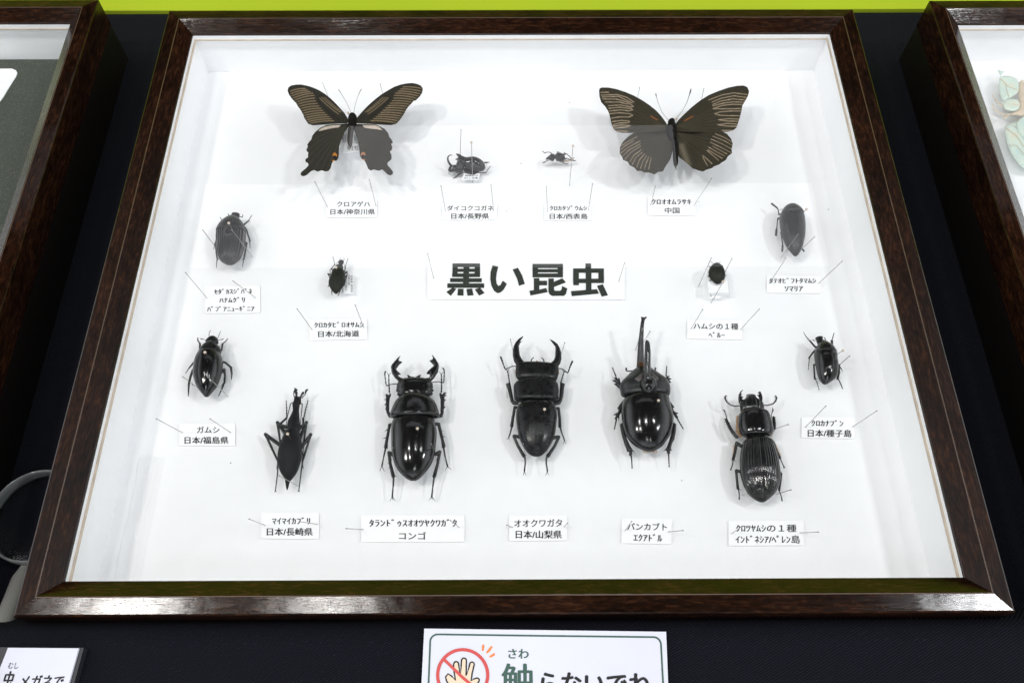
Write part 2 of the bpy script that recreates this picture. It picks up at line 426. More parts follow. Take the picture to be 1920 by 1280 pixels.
m = mat('black_twill_cloth', (.010, .011, .016), .9, spec=.12); M['cloth'] = m
wv = nd(m, 'ShaderNodeTexWave', wave_type='BANDS', bands_direction='X'); wv.inputs['Scale'].default_value = 270
wv.inputs['Distortion'].default_value = .6; wv.inputs['Detail'].default_value = 1
lk(m, coords(m, (1, 1, 1), (0, 0, math.radians(62))), wv.inputs['Vector'])
w2 = noise(m, coords(m, (1, 1, 1)), 1500, 3, .7)
mx = nd(m, 'ShaderNodeMix', data_type='RGBA', blend_type='MULTIPLY'); mx.inputs[0].default_value = 1
lk(m, ramp(m, wv.outputs['Fac'], [(.2, (.55, .55, .6)), (.8, (1.3, 1.3, 1.35))]), mx.inputs[6])
lk(m, ramp(m, w2, [(.35, (.0022, .0024, .004)), (.62, (.0055, .006, .0105)), (.78, (.045, .048, .066))]), mx.inputs[7])
lk(m, mx.outputs[2], bs(m).inputs['Base Color'])
lk(m, bump(m, wv.outputs['Fac'], .5, .0006, bump(m, noise(m, coords(m), 7, 3), .4, .01)), bs(m).inputs['Normal'])
m = mat('lime_green_panel', (.40, .53, .018), .7, spec=.2); M['green'] = m
lk(m, ramp(m, noise(m, coords(m), 3, 3), [(.3, (.34, .435, .015)), (.7, (.37, .465, .019))]), bs(m).inputs['Base Color'])
M['grey_plastic'] = mat('grey_plastic', (.24, .24, .23), .4)
M['clear_rim'] = mat('grey_clear_rim', (.17, .18, .18), .2, coat=.3)
M['board_dark'] = mat('dark_grey_green_card', (.075, .085, .068), .7)
lk(M['board_dark'], ramp(M['board_dark'], noise(M['board_dark'], coords(M['board_dark']), 1200, 2), [(.35, (.040, .047, .036)), (.6, (.060, .068, .053)), (.75, (.16, .16, .135))]), bs(M['board_dark']).inputs['Base Color'])
M['leafgreen'] = mat('pale_green_wing_case', (.6, .7, .62), .6)
lk(M['leafgreen'], ramp(M['leafgreen'], noise(M['leafgreen'], coords(M['leafgreen']), 110, 3), [(.3, (.55, .68, .65)), (.55, (.64, .73, .64)), (.75, (.72, .68, .55))]), bs(M['leafgreen']).inputs['Base Color'])
M['leaftan'] = mat('pale_tan_limb', (.66, .56, .44), .6)

# ------------------------------------------------------------------ table, cloth, green wall
c = MB()
LEDGE = -6.0
prof = [(-900, TABLE - 900), (-899, LEDGE - 12), (-893, LEDGE - 3), (-880, LEDGE), (-232, LEDGE), (-224, LEDGE - 1.5), (-219.5, LEDGE - 8), (-208, LEDGE - 38), (-200, TABLE + 4), (-190, TABLE), (277, TABLE), (282, TABLE - .8), (284.5, TABLE - 3), (286, TABLE - 700)]
xs = np.linspace(-1500, 1500, 41)
v = [(x, y, z) for (y, z) in prof for x in xs]; n = len(xs)
c.add(v, [(j * n + i, j * n + i + 1, (j + 1) * n + i + 1, (j + 1) * n + i) for j in range(len(prof) - 1) for i in range(n - 1)])
tc = c.done('table_surface', M['cloth']); tc['kind'] = 'structure'; tc['label'] = 'black twill cloth covering the display table'
c = MB(); c.box(-3200, 3200, 287, 700, -760, TABLE - 1.5)
gt = c.done('back_table', M['green'], smooth=False); gt['kind'] = 'structure'; gt['label'] = 'lime green covered table behind the black one'
c = MB(); c.box(-3200, 3200, 700, 730, -760, 250)
gw = c.done('wall', M['green'], smooth=False); gw['kind'] = 'structure'; gw['label'] = 'lime green panel wall behind the table'

# ------------------------------------------------------------------ the display boxes
RW, RD = 490.0, 416.9
PROF = [(9.5, -25.0), (9.5, -2.0), (9.15, -1.35), (8.5, -1.05), (.45, -.08), (.28, -.32), (-.22, -.32), (-.45, -.22), (-9.1, -6.5), (-9.45, -7.0), (-9.55, -7.9)]
def make_box(label, group):
    root = empty('display_box', (0, 0, TABLE), label, 'display box', group)
    for side in range(4):
        hw, hd = RW / 2, RD / 2
        v = []; ns = 24
        for (o, z) in [q for p in zip(PROF[:-1], PROF[1:]) for q in p]:
            cs = [(-hw - o, -hd - o), (hw + o, -hd - o), (hw + o, hd + o), (-hw - o, hd + o)]
            a, b = cs[side], cs[(side + 1) % 4]
            for k in range(ns + 1): v.append((a[0] + (b[0] - a[0]) * k / ns, a[1] + (b[1] - a[1]) * k / ns, z))
        f = [(j * (ns + 1) + i, j * (ns + 1) + i + 1, (j + 1) * (ns + 1) + i + 1, (j + 1) * (ns + 1) + i) for j in range(0, 2 * len(PROF) - 2, 2) for i in range(ns)]
        idx = [1 if j == 5 else 0 for j in range(len(PROF) - 1) for i in range(ns)]
        mesh('frame_rail', v, f, None, root, True, [M['wood_x' if side % 2 == 0 else 'wood_y'], M['worn']], idx)
    def ring(name, ox, oy, ix, iy, z0, z1, mt):
        m = MB()
        m.box(-ox, ox, -oy, -iy, z0, z1); m.box(-ox, ox, iy, oy, z0, z1)
        m.box(-ox, -ix, -iy, iy, z0, z1); m.box(ix, ox, -iy, iy, z0, z1)
        return m.done(name, mt, root, False)
    ring('case_wall', 254.2, 217.6, 238.0, 204.0, TABLE + .1, -25.35, M['case'])
    ring('lid_lining', 240.0, 203.5, 235.6, 199.0, -11.4, -7.95, M['liner'])
    ring('wood_edge', 240.0, 203.5, 234.4, 198.4, -12.4, -11.45, M['tan'])
    ring('side_lining', 238.0, 204.0, 236.5, 202.5, FLOOR - 1, -12.45, M['liner'])
    m = MB(); m.box(-237.9, 237.9, -203.9, 203.9, FLOOR - 8, FLOOR); m.done('floor_board', M['board'], root, False)
    m = MB(); m.box(-235.55, 235.55, -198.95, 198.95, -10.2, -8.2); m.done('glass_pane', M['glass'], root, False)
    return root
box = make_box('open framed glass insect box with fifteen black insects and paper name cards', 'glass topped display boxes on the table')
def copy_tree(o, parent=None):
    k = o.copy(); COL.objects.link(k)
    if parent is not None: k.parent = parent
    for ch in list(o.children): copy_tree(ch, k)
    return k
lb = copy_tree(box); lb.location = Vector((-564.0, 12.0, TABLE)) * S
lb['label'] = 'framed glass box holding a dark grey panel with a white rounded shape'
rb = copy_tree(box); rb.location = Vector((568.0, 9.0, TABLE)) * S
rb['label'] = 'framed glass box holding a pale green leaf insect'

# ------------------------------------------------------------------ lettering and cards
def lettering(name, body, quad, z, mt, par, bold=0.0, plane=None):
    """the words fitted into a measured quad (top-left, top-right, bottom-right, bottom-left) lying on height z"""
    cu = bpy.data.curves.new('lettering', 'FONT'); cu.body = body; cu.resolution_u = 4
    to = bpy.data.objects.new('lettering', cu); COL.objects.link(to)
    bpy.context.view_layer.update()
    me = bpy.data.meshes.new_from_object(to.evaluated_get(bpy.context.evaluated_depsgraph_get()))
    co = np.array([tuple(v.co) for v in me.vertices]); fc = [tuple(p.vertices) for p in me.polygons]
    bpy.data.objects.remove(to); bpy.data.curves.remove(cu); bpy.data.meshes.remove(me)
    a0, b0 = co.min(0)[:2]; aw, bw = np.ptp(co[:, 0]), max(np.ptp(co[:, 1]), 1e-6)
    W = []; F_ = []
    for k, (sx, sy) in enumerate([(0, 0)] if bold <= 0 else [(-1, 0), (1, 0), (0, -1), (0, 1), (0, 0)] if bold > .05 else [(-1, 0), (1, 0), (0, .8)]):
        a = (co[:, 0] - a0 + sx * bold) / aw; b = (co[:, 1] - b0 + sy * bold) / bw
        TL, TR, BR, BL = [at(q[0], q[1], z + .012 * k) for q in quad]
        F_ += [tuple(i + len(W) for i in f) for f in fc]
        W += [(TL * (1 - p) + TR * p) * q + (BL * (1 - p) + BR * p) * (1 - q) for p, q in zip(a, b)]
    return mesh(name, W, F_, mt, par, False)
def lr_quad(lx, ly, rx, ry, h):
    dx, dy = rx - lx, ry - ly; l = math.hypot(dx, dy); nx, ny = -dy / l * h / 2, dx / l * h / 2
    return [(lx - nx, ly - ny), (rx - nx, ry - ny), (rx + nx, ry + ny), (lx + nx, ly + ny)]
def sheet(name, quad, z, t, mt, label=None, cat=None, group=None, parent=None):
    p = [at(q[0], q[1], z) for q in quad]
    m = MB(); m.prism([p[3], p[2], p[1], p[0]], np.array([0, 0, -t]))
    o = m.done(name, mt, parent, False)
    if label: tag(o, label, cat, group)
    return o

PINS = []
def pin(head, base, label, group, bead=False, z_head=None, z_base=FLOOR - 1.5, r=.21, zmax=-12.5):
    """steel pin from a point on the floor board up to its head; the head height is the one that makes it stand most upright"""
    b = at(base[0], base[1], FLOOR)
    if z_head is None:
        best = min((np.linalg.norm((at(head[0], head[1], z) - b)[:2]), z) for z in np.arange(FLOOR + 4, zmax, .5))
        z_head = best[1]
    h = at(head[0], head[1], z_head)
    d = (h - b) / np.linalg.norm(h - b)
    m = MB(); m.tube([b - d * 2, h], [r, r], 8)
    o = m.done('pin', M['steel']); tag(o, label, 'pin', group)
    m = MB(); rr = .95 if bead else .42
    m.ball(h, rr, sz=1 if bead else .8); m.done('pin_head', M['bead' if bead else 'steelhead'], o)
    return o

LP = 'pins holding the paper name cards'
CG = 'printed name cards in the box'
def card(desc, lr, lines, pins):
    q = lr_quad(*lr)
    k = sheet('name_card', q, FLOOR + 1.0, .22, M['card'], desc, 'name card', CG)
    for body, l, bold in lines: lettering('lettering', body, lr_quad(*l), FLOOR + 1.12, M['ink'], k, bold)
    return k

# card description, card (left middle, right middle, height), lines, pins (head, base, side words)
CARDS = [
 ('white name card under the tailed butterfly with cream hindwing patches', (611, 391, 707, 391, 33),
  [('クロアゲハ', (632, 382.7, 693.4, 382.7, 10), .019), ('日本/神奈川県', (619.6, 397.2, 702.8, 397.2, 10.8), .019)],
  [((590.3, 341), (615, 389.7)), ((692.7, 337), (705.6, 388))], 'the card under the tailed butterfly'),
 ('white name card under the big curled-horn dung beetle', (829, 397, 932, 397, 30.6),
  [('ダイコクコガネ', (838.3, 390.3, 925, 390.3, 9.6), .019), ('日本/長野県', (846.3, 405.2, 916.6, 405.2, 10.4), .026)],
  [((826.8, 349), (835.8, 398)), ((920.8, 347), (925.6, 397))], 'the card under the horned dung beetle'),
 ('white name card under the tiny round weevil', (1020.7, 398, 1108.7, 398, 31.5),
  [('ｸﾛｶﾀｿﾞｳﾑｼ', (1030.9, 390.3, 1100.3, 390.3, 9.4), .019), ('日本/西表島', (1030.9, 405.7, 1101.4, 405.7, 10.2), .026)],
  [((1024.6, 350), (1026.5, 398.7)), ((1111, 344.6), (1103, 396))], 'the card under the tiny weevil'),
 ('white name card under the butterfly with pale striped wing tips', (1214.8, 386.4, 1304, 386.4, 34.7),
  [('ｸﾛｵｵﾑﾗｻｷ', (1221.9, 378.4, 1296, 378.4, 10), .019), ('中国', (1246.7, 394.8, 1273.9, 394.8, 11), .019)],
  [((1229, 349), (1219.5, 387)), ((1334, 334.6), (1300, 387))], 'the card under the stripe-tipped butterfly'),
 ('tall name card with three lines under the ribbed oval chafer', (383.8, 561.8, 487.6, 561.2, 51),
  [('ｾﾀﾞｶｽｼﾞﾊﾞﾈ', (401.7, 546.6, 472.6, 545.6, 10), .019), ('ﾊﾅﾑｸﾞﾘ', (411.2, 562.4, 459, 561.8, 10), .019), ('ﾊﾟﾌﾟｱﾆｭｰｷﾞﾆｱ', (388.4, 579.1, 477, 578.3, 10), .019)],
  [((347.9, 511), (389, 560)), ((437, 527), (480.4, 559))], 'the three-line card under the ribbed chafer'),
 ('white name card under the small ground beetle left of the big title', (580.2, 618.8, 688.2, 616.7, 38.2),
  [('ｸﾛｶﾀﾋﾞﾛｵｻﾑｼ', (589.4, 609, 681.8, 608.2, 10.8), .019), ('日本/北海道', (596.8, 626.2, 673.2, 625.3, 11.6), .026)],
  [((557.2, 579), (586.3, 619.4)), ((666.2, 572), (682.7, 615.6))], 'the card under the small ground beetle'),
 ('white name card under the round leaf beetle on its paper mount', (1288.7, 617.4, 1391.8, 618.8, 35),
  [('ハムシの１種', (1300.5, 611, 1384, 612.2, 11.8), .019), ('ﾍﾟﾙｰ', (1328.6, 627.4, 1358.8, 627.8, 10.4), .019)],
  [((1317.5, 580), (1294.9, 617.6)), ((1423.8, 579.3), (1387.3, 619.2))], 'the card under the round leaf beetle'),
 ('white name card under the bullet-shaped jewel beetle', (1437.8, 532.7, 1539.1, 533.6, 32.6),
  [('ﾀﾃｵﾋﾞﾌﾄﾀﾏﾑｼ', (1442.6, 526, 1530, 526, 10.2), .019), ('ｿﾏﾘｱ', (1471.4, 541.3, 1505.4, 541.3, 10), .019)],
  [((1473.6, 484), (1441.5, 532.7)), ((1579, 490), (1534, 532))], 'the card under the jewel beetle'),
 ('white name card under the smooth oval water beetle', (335.8, 814.3, 441, 815, 41.3),
  [('ガムシ', (369.3, 805.4, 411.3, 805.4, 12), .019), ('日本/福島県', (346.3, 825, 428.3, 825, 13.2), .026)],
  [((293.5, 785), (344, 811.6)), ((393.9, 785), (434.2, 811.6))], 'the card under the oval water beetle'),
 ('white name card under the small glossy chafer near the box wall', (1503, 801, 1602.2, 802.3, 39.3),
  [('ｸﾛｶﾅﾌﾞﾝ', (1521.5, 792.5, 1581.3, 793.2, 11.6), .019), ('日本/種子島', (1514.8, 811.7, 1596.5, 812.4, 13.4), .026)],
  [((1548.4, 761), (1509, 801.6)), ((1644, 770), (1597, 801))], 'the card under the small glossy chafer'),
 ('white name card under the slender long-necked ground beetle', (489.3, 984.6, 598, 985.9, 48.6),
  [('ﾏｲﾏｲｶﾌﾞﾘ', (510.3, 975.7, 581.2, 975.7, 12.8), .019), ('日本/長崎県', (500.5, 996.4, 586.1, 996.4, 14.4), .026)],
  [((467, 972.4), (498.2, 984.6)), ((561.5, 977), (596.6, 982.6))], 'the card under the slender ground beetle'),
 ('widest name card, under the stag beetle with hooked jaws', (677.2, 991, 871, 990.4, 49.7),
  [('ﾀﾗﾝﾄﾞｩｽｵｵﾂﾔｸﾜｶﾞﾀ', (692.4, 979.7, 856.3, 979.7, 14.2), .019), ('コンゴ', (748.2, 1003.8, 798.4, 1003.8, 14), .019)],
  [((649, 990.4), (682.7, 992)), ((844.8, 975), (861.8, 989))], 'the wide card under the hook-jawed stag beetle'),
 ('white name card under the stag beetle with smooth curved jaws', (954.4, 990.3, 1063.6, 989.3, 46.7),
  [('オオクワガタ', (964.5, 980.6, 1053.8, 979.6, 14), .019), ('日本/山梨県', (967.2, 1001.4, 1053.2, 1001.4, 14.8), .026)],
  [((950.4, 984), (963.8, 989)), ((1064, 980), (1056.9, 988))], 'the card under the smooth-jawed stag beetle'),
 ('small name card under the long-horned rhinoceros beetle', (1165.4, 994.8, 1259.6, 996.2, 46.4),
  [('パンカブト', (1176.3, 986, 1250.4, 987, 13.4), .019), ('ｴｸｱﾄﾞﾙ', (1187.9, 1006.7, 1241.3, 1007.8, 14), .019)],
  [((1184.4, 977), (1171.4, 994.8)), ((1280.7, 994), (1251, 996.5))], 'the card under the rhinoceros beetle'),
 ('white name card under the waisted bess beetle with comb antennae', (1366, 999.2, 1507.4, 998.5, 46.7),
  [('ｸﾛﾂﾔﾑｼの１種', (1380.4, 989.8, 1493, 989.8, 14), .019), ('ｲﾝﾄﾞﾈｼｱ/ﾍﾟﾚﾝ島', (1379.4, 1010.6, 1499.7, 1010.6, 15), .019)],
  [((1392, 986), (1370.3, 1000.5)), ((1534.3, 997), (1498, 998.5))], 'the card under the bess beetle'),
]
for desc, lr, lines, pins, where in CARDS:
    card(desc, lr, lines, pins)
    for (hd, bsx), side in zip(pins, ('left', 'right')):
        pin(hd, bsx, 'thin steel pin through the %s end of %s' % (side, where), LP)

# the big title: cut letters on a clear film strip
ts = sheet('title_strip', lr_quad(801.4, 524.5, 1171.4, 525.5, 73), FLOOR + 1.0, .2, M['card'], 'wide strip with the big dark title characters at the centre', 'title strip')
TF = Fr(780, 460, 4.683, FLOOR + 1.0)
def rc(x0, y0, x1, y1): return [(x0, y0), (x1, y0), (x1, y1), (x0, y1)]
GL = {
 'first_character': [rc(320, 158, 562, 188), rc(320, 188, 365, 204), rc(417, 188, 468, 204), rc(515, 188, 562, 204), rc(320, 204, 562, 230), rc(320, 230, 365, 246), rc(416, 230, 466, 246), rc(514, 230, 562, 246), rc(318, 246, 562, 275),
    rc(414, 275, 465, 288), rc(300, 288, 577, 320), rc(414, 320, 465, 333), rc(275, 333, 598, 370),
    [(320, 371), (352, 380), (305, 440), (268, 408)], [(368, 380), (417, 380), (417, 438), (364, 436)], [(443, 382), (492, 378), (505, 435), (452, 438)], [(517, 385), (563, 371), (600, 415), (555, 438)]],
 'second_character': [[(672, 174), (722, 186), (708, 240), (702, 290), (708, 335), (722, 355), (740, 350), (762, 310), (797, 335), (770, 385), (740, 412), (715, 416), (685, 395), (662, 350), (652, 295), (655, 235)],
    [(850, 210), (895, 196), (930, 260), (955, 335), (905, 352), (888, 290)]],
 'third_character': [rc(1023, 162, 1290, 196), rc(1023, 196, 1070, 208), rc(1244, 196, 1290, 208), rc(1023, 208, 1290, 234), rc(1023, 234, 1070, 246), rc(1245, 234, 1290, 246), rc(1023, 246, 1290, 278),
    [(1035, 288), (1083, 287), (1083, 310), (1150, 310), (1150, 348), (1083, 348), (1083, 388), (1143, 373), (1155, 408), (1005, 437), (997, 397), (1035, 393)],
    [(1163, 290), (1210, 290), (1210, 320), (1285, 288), (1315, 322), (1212, 362), (1212, 390), (1222, 398), (1265, 398), (1278, 388), (1283, 356), (1328, 377), (1318, 420), (1300, 440), (1195, 440), (1172, 425), (1163, 400)]],
 'fourth_character': [rc(1488, 158, 1537, 202), rc(1380, 202, 1650, 238), rc(1380, 238, 1430, 292), rc(1490, 238, 1540, 292), rc(1602, 238, 1650, 292), rc(1380, 292, 1650, 328), rc(1382, 328, 1430, 347), rc(1492, 328, 1540, 391),
    [(1362, 401), (1492, 391), (1590, 384), (1604, 421), (1368, 443)], [(1590, 355), (1640, 340), (1685, 435), (1632, 447), (1604, 384)]],
}
for nm, ps in GL.items():
    m = MB()
    for p in ps:
        w = [TF.w(x, y, .55) for x, y in p]
        if sum(a[0] * b[1] - b[0] * a[1] for a, b in zip(w, w[1:] + w[:1])) < 0: w = w[::-1]
        m.prism(w, np.array([0, 0, -.5]))
    m.done('character', M['title'], ts, False)
pin((801.8, 476), (813.7, 523.6), 'thin steel pin through the left end of the title strip', LP)
pin((1170.8, 493.3), (1159.5, 529.6), 'thin steel pin through the right end of the title strip', LP)

# ------------------------------------------------------------------ insects: helpers
def insect(name, F, x, y, label, cat):
    p = F.w(x, y); return empty(name, (p[0], p[1], FLOOR), label, cat)
def leg(par, F, segs, spines=(), dz=-1.5, drop=-5.0, m='leg', name='leg', beadlast=0):
    """leg = list of tapered segments; each segment list of (x, y, r); height runs from dz at the body to dz+drop at the claw"""
    mb = MB(); n = len(segs)
    for k, sg in enumerate(segs):
        a = dz + drop * k / n; b = dz + drop * (k + 1) / n
        limb(mb, F, sg, a, b, beadlast if (k == n - 1 and beadlast) else 0)
        if k < n - 1:
            e = segs[k][-1]; mb.ball(F.w(e[0], e[1], b), e[2] * F.mm(e[0], e[1]) * 1.02, nu=8, nv=6)
    for s_ in spines:
        spine(mb, F, *s_[:4], s_[4] if len(s_) > 4 else 7, dz + drop * .6)
    return mb.done(name, M[m], par)
def feeler(par, F, pts, dz=-.5, dz1=-.5, name='antenna', m='leg', bead=0, extra=()):
    mb = MB(); limb(mb, F, pts, dz, dz1, bead)
    for s_ in extra: spine(mb, F, *s_, dz)
    return mb.done(name, M[m], par)
def claws(x, y, *tips): return [[(x, y, 6), (tx, ty, 3)] for tx, ty in tips]
def balls(name, par, F, lst, mt, dz=0, sz=1):
    for (x, y, r) in lst:
        mb = MB(); mb.ball(F.w(x, y, dz), r * F.mm(x, y), sz=sz); mb.done(name, M[mt], par)
def bow(a, b, k, n=7):
    """outer end a to inner end b with a sideways bow k"""
    a, b = np.array(a, float), np.array(b, float); d = b - a; nn = np.array([-d[1], d[0]]) / (np.linalg.norm(d) + 1e-9)
    return [tuple(a + d * t + nn * k * 4 * t * (1 - t)) for t in np.linspace(0, 1, n)]
def path(P, n):
    P = np.array(P, float); s = np.r_[0, np.cumsum(np.linalg.norm(np.diff(P, axis=0), axis=1))]
    return [np.array([np.interp(t, s, P[:, 0]), np.interp(t, s, P[:, 1])]) for t in np.linspace(0, s[-1], n)]
def ss(d, a, b): t = np.clip((d - a) / (b - a), 0, 1); return t * t * (3 - 2 * t)

# ------------------------------------------------------------------ tailed black butterfly
F = Fr(530, 145, 6.563, -24.0)
bf = insect('butterfly', F, 855, 560, 'black butterfly with tan streaked forewings, cream patches and tailed hindwings', 'butterfly')
WB = np.array([.022, .019, .013]); WT = np.array([.24, .175, .105]); HB = np.array([.026, .023, .017])
def sw_fore(side):
    if side < 0:
        outer = path([(95, 158), (100, 235), (165, 320), (235, 445), (268, 510), (345, 582)], 17); inner = path([(300, 135), (440, 205), (438, 265), (480, 345), (560, 430), (640, 500), (700, 555)], 17)
        cell = [bow((455, 258), (690, 455), 8), bow((480, 250), (705, 430), 5), bow((515, 250), (725, 430), 3)]
        rim = [(445, 300), (440, 255), (470, 235)]; rim = [[(505, 225), (455, 232), (437, 262), (470, 330), (560, 425), (700, 530)]]
    else:
        outer = path([(1715, 125), (1715, 205), (1620, 300), (1535, 390), (1480, 480), (1390, 578)], 17); inner = path([(1450, 115), (1310, 215), (1325, 265), (1260, 345), (1180, 420), (1090, 495), (1010, 555)], 17)
        cell = [bow((1300, 255), (1050, 455), -8), bow((1270, 250), (1040, 430), -5), bow((1235, 250), (1020, 430), -3)]
        rim = [[(1250, 228), (1300, 232), (1322, 262), (1280, 325), (1180, 415), (1040, 525)]]
    dark = []; tan = []
    for k, (a, b) in enumerate(zip(outer, inner)):
        ln = bow(a, b, 14 * side)
        dark.append(ln)
    for k in range(len(dark) - 1):
        tan.append([(np.array(p) + np.array(q)) / 2 for p, q in zip(dark[k], dark[k + 1])][:6])
    def f(P):
        t = np.exp(-(line_dist(P, tan) / 6.0) ** 2); t *= .55 + .45 * ss(poly_dist(P, np.array(SW['f%d' % side], float))[0], 8, 45)
        t = np.maximum(t, .75 * np.exp(-(line_dist(P, cell) / 5.0) ** 2))
        k = np.exp(-(line_dist(P, rim) / 5.0) ** 2)
        c = WB + (WT - WB) * t[:, None]
        return c * (1 - .6 * k[:, None])
    return f
SW = {
 'f-1': [(60, 165), (68, 130), (100, 104), (160, 92), (225, 90), (300, 105), (380, 130), (450, 162), (520, 205), (590, 262), (650, 320), (710, 385), (760, 440), (800, 505), (812, 552), (790, 570), (700, 570), (600, 575), (500, 584), (370, 592), (315, 575), (290, 540), (262, 495), (255, 465), (240, 440), (215, 395), (190, 365), (165, 318), (135, 290), (105, 255), (75, 210)],
 'f1': [(905, 510), (960, 445), (1010, 390), (1070, 330), (1140, 270), (1210, 215), (1290, 165), (1370, 120), (1450, 92), (1530, 76), (1600, 72), (1660, 85), (1705, 108), (1726, 142), (1718, 190), (1690, 235), (1640, 285), (1610, 292), (1580, 330), (1545, 365), (1515, 410), (1500, 440), (1470, 490), (1430, 540), (1395, 575), (1330, 590), (1200, 584), (1080, 575), (960, 570), (895, 566)],
 'h-1': [(815, 570), (720, 576), (620, 578), (530, 590), (460, 625), (400, 675), (365, 720), (350, 770), (325, 795), (310, 820), (300, 826), (310, 850), (292, 890), (298, 915), (315, 920), (310, 960), (312, 985), (280, 1010), (280, 1040), (310, 1055), (318, 1085), (280, 1125), (235, 1160), (220, 1190), (230, 1212), (262, 1218), (300, 1200), (350, 1155), (385, 1142), (430, 1160), (480, 1145), (520, 1158), (560, 1155), (590, 1120), (605, 1060), (625, 1030), (660, 1028), (682, 1005), (690, 950), (695, 850), (720, 770), (760, 680), (810, 610)],
 'h1': [(865, 575), (960, 578), (1050, 578), (1140, 582), (1200, 605), (1260, 640), (1300, 690), (1310, 730), (1340, 770), (1357, 805), (1335, 820), (1350, 870), (1335, 905), (1318, 912), (1340, 960), (1338, 1010), (1290, 1050), (1290, 1080), (1330, 1125), (1360, 1165), (1352, 1195), (1320, 1208), (1290, 1195), (1260, 1165), (1225, 1135), (1180, 1150), (1120, 1135), (1080, 1148), (1050, 1125), (1030, 1070), (1010, 1030), (975, 1010), (950, 960), (940, 860), (920, 760), (880, 650)],
}
def sw_hind(side):
    if side < 0:
        white = np.array([(438, 664), (470, 632), (530, 606), (620, 592), (718, 588), (692, 618), (600, 630), (520, 648), (470, 662)], float)
        eye, sp, root, oc = (640, 985), (628, 1032), (800, 590), (.50, .19, .03)
        tips = [(330, 800), (315, 890), (312, 980), (318, 1080), (390, 1130), (470, 1140), (550, 1140), (610, 1040)]
    else:
        white = np.array([(978, 590), (1140, 590), (1190, 612), (1228, 654), (1160, 642), (1060, 632), (1005, 622)], float)
        eye, sp, root, oc = (988, 975), (998, 1018), (880, 595), (.42, .19, .10)
        tips = [(1325, 790), (1330, 890), (1325, 990), (1290, 1070), (1230, 1130), (1140, 1130), (1070, 1135), (1000, 1020)]
    veins = [bow(root, t, -18 * side) for t in tips]
    def f(P):
        c = np.tile(HB, (len(P), 1)) * (1 + .8 * np.exp(-(line_dist(P, veins) / 5) ** 2))[:, None]
        d, i = poly_dist(P, white); k = ss(np.where(i, d, -d), -3, 5)[:, None]; c = c * (1 - k) + np.array([.50, .42, .35]) * k
        r = np.linalg.norm(P - np.array(eye), axis=1); up = P[:, 1] < eye[1] + 8
        arc = np.linalg.norm((P - np.array((eye[0] + 2, eye[1] - 22))) / np.array([1, 1.15]), axis=1)
        k = (.85 * ((arc < 28) & up))[:, None]; c = c * (1 - k) + np.array(oc) * k
        k = (r < 22).astype(float)[:, None]; c = c * (1 - k) + np.array([.012, .011, .014]) * k
        k = (np.linalg.norm((P - np.array(sp)) / np.array([1.3, 1]), axis=1) < 13).astype(float)[:, None]; c = c * (1 - k) + np.array(oc) * k
        return c
    return f
cx = 858.
for side in (-1, 1):
    pillow('hindwing', M['wing'], bf, F, SW['h%d' % side], 7, .10, 6, -.6, 1, lambda V: .014 * np.abs(V[:, 0] - cx) - 1.2 + .8 * np.sin(V[:, 0] / 70 + V[:, 1] / 110), sw_hind(side))
    pillow('forewing', M['wing'], bf, F, SW['f%d' % side], 4.8, .12, 6, .4, 1, lambda V: .009 * np.abs(V[:, 0] - cx) + .8 * np.sin(V[:, 0] / 95 - V[:, 1] / 60), sw_fore(side))
shell('thorax', M['fur'], bf, F, [(850, 470, 885, 470), (818, 490, 912, 490), (805, 535, 915, 535), (808, 580, 900, 580), (820, 615, 880, 615)], 5.0, .8, pw=.6, n=20)
shell('head', M['fur'], bf, F, [(862, 455, 880, 455), (845, 470, 900, 470), (842, 485, 902, 485), (850, 500, 895, 500)], 3.0, .8, n=12, dz=.5)
shell('abdomen', M['abdomen'], bf, F, [(815, 600, 885, 600), (805, 660, 872, 660), (797, 730, 865, 730), (795, 790, 860, 790), (805, 830, 852, 830), (820, 858, 840, 858)], 3.2, .8, dz=-1.5, n=24)
for p in ([(852, 458, 2.2), (790, 320, 2), (722, 205, 2.4), (700, 170, 4), (688, 152, 4)], [(870, 458, 2.2), (895, 330, 2), (930, 222, 2.4), (955, 170, 4), (972, 148, 4)]):
    feeler(bf, F, p, 1, 2)

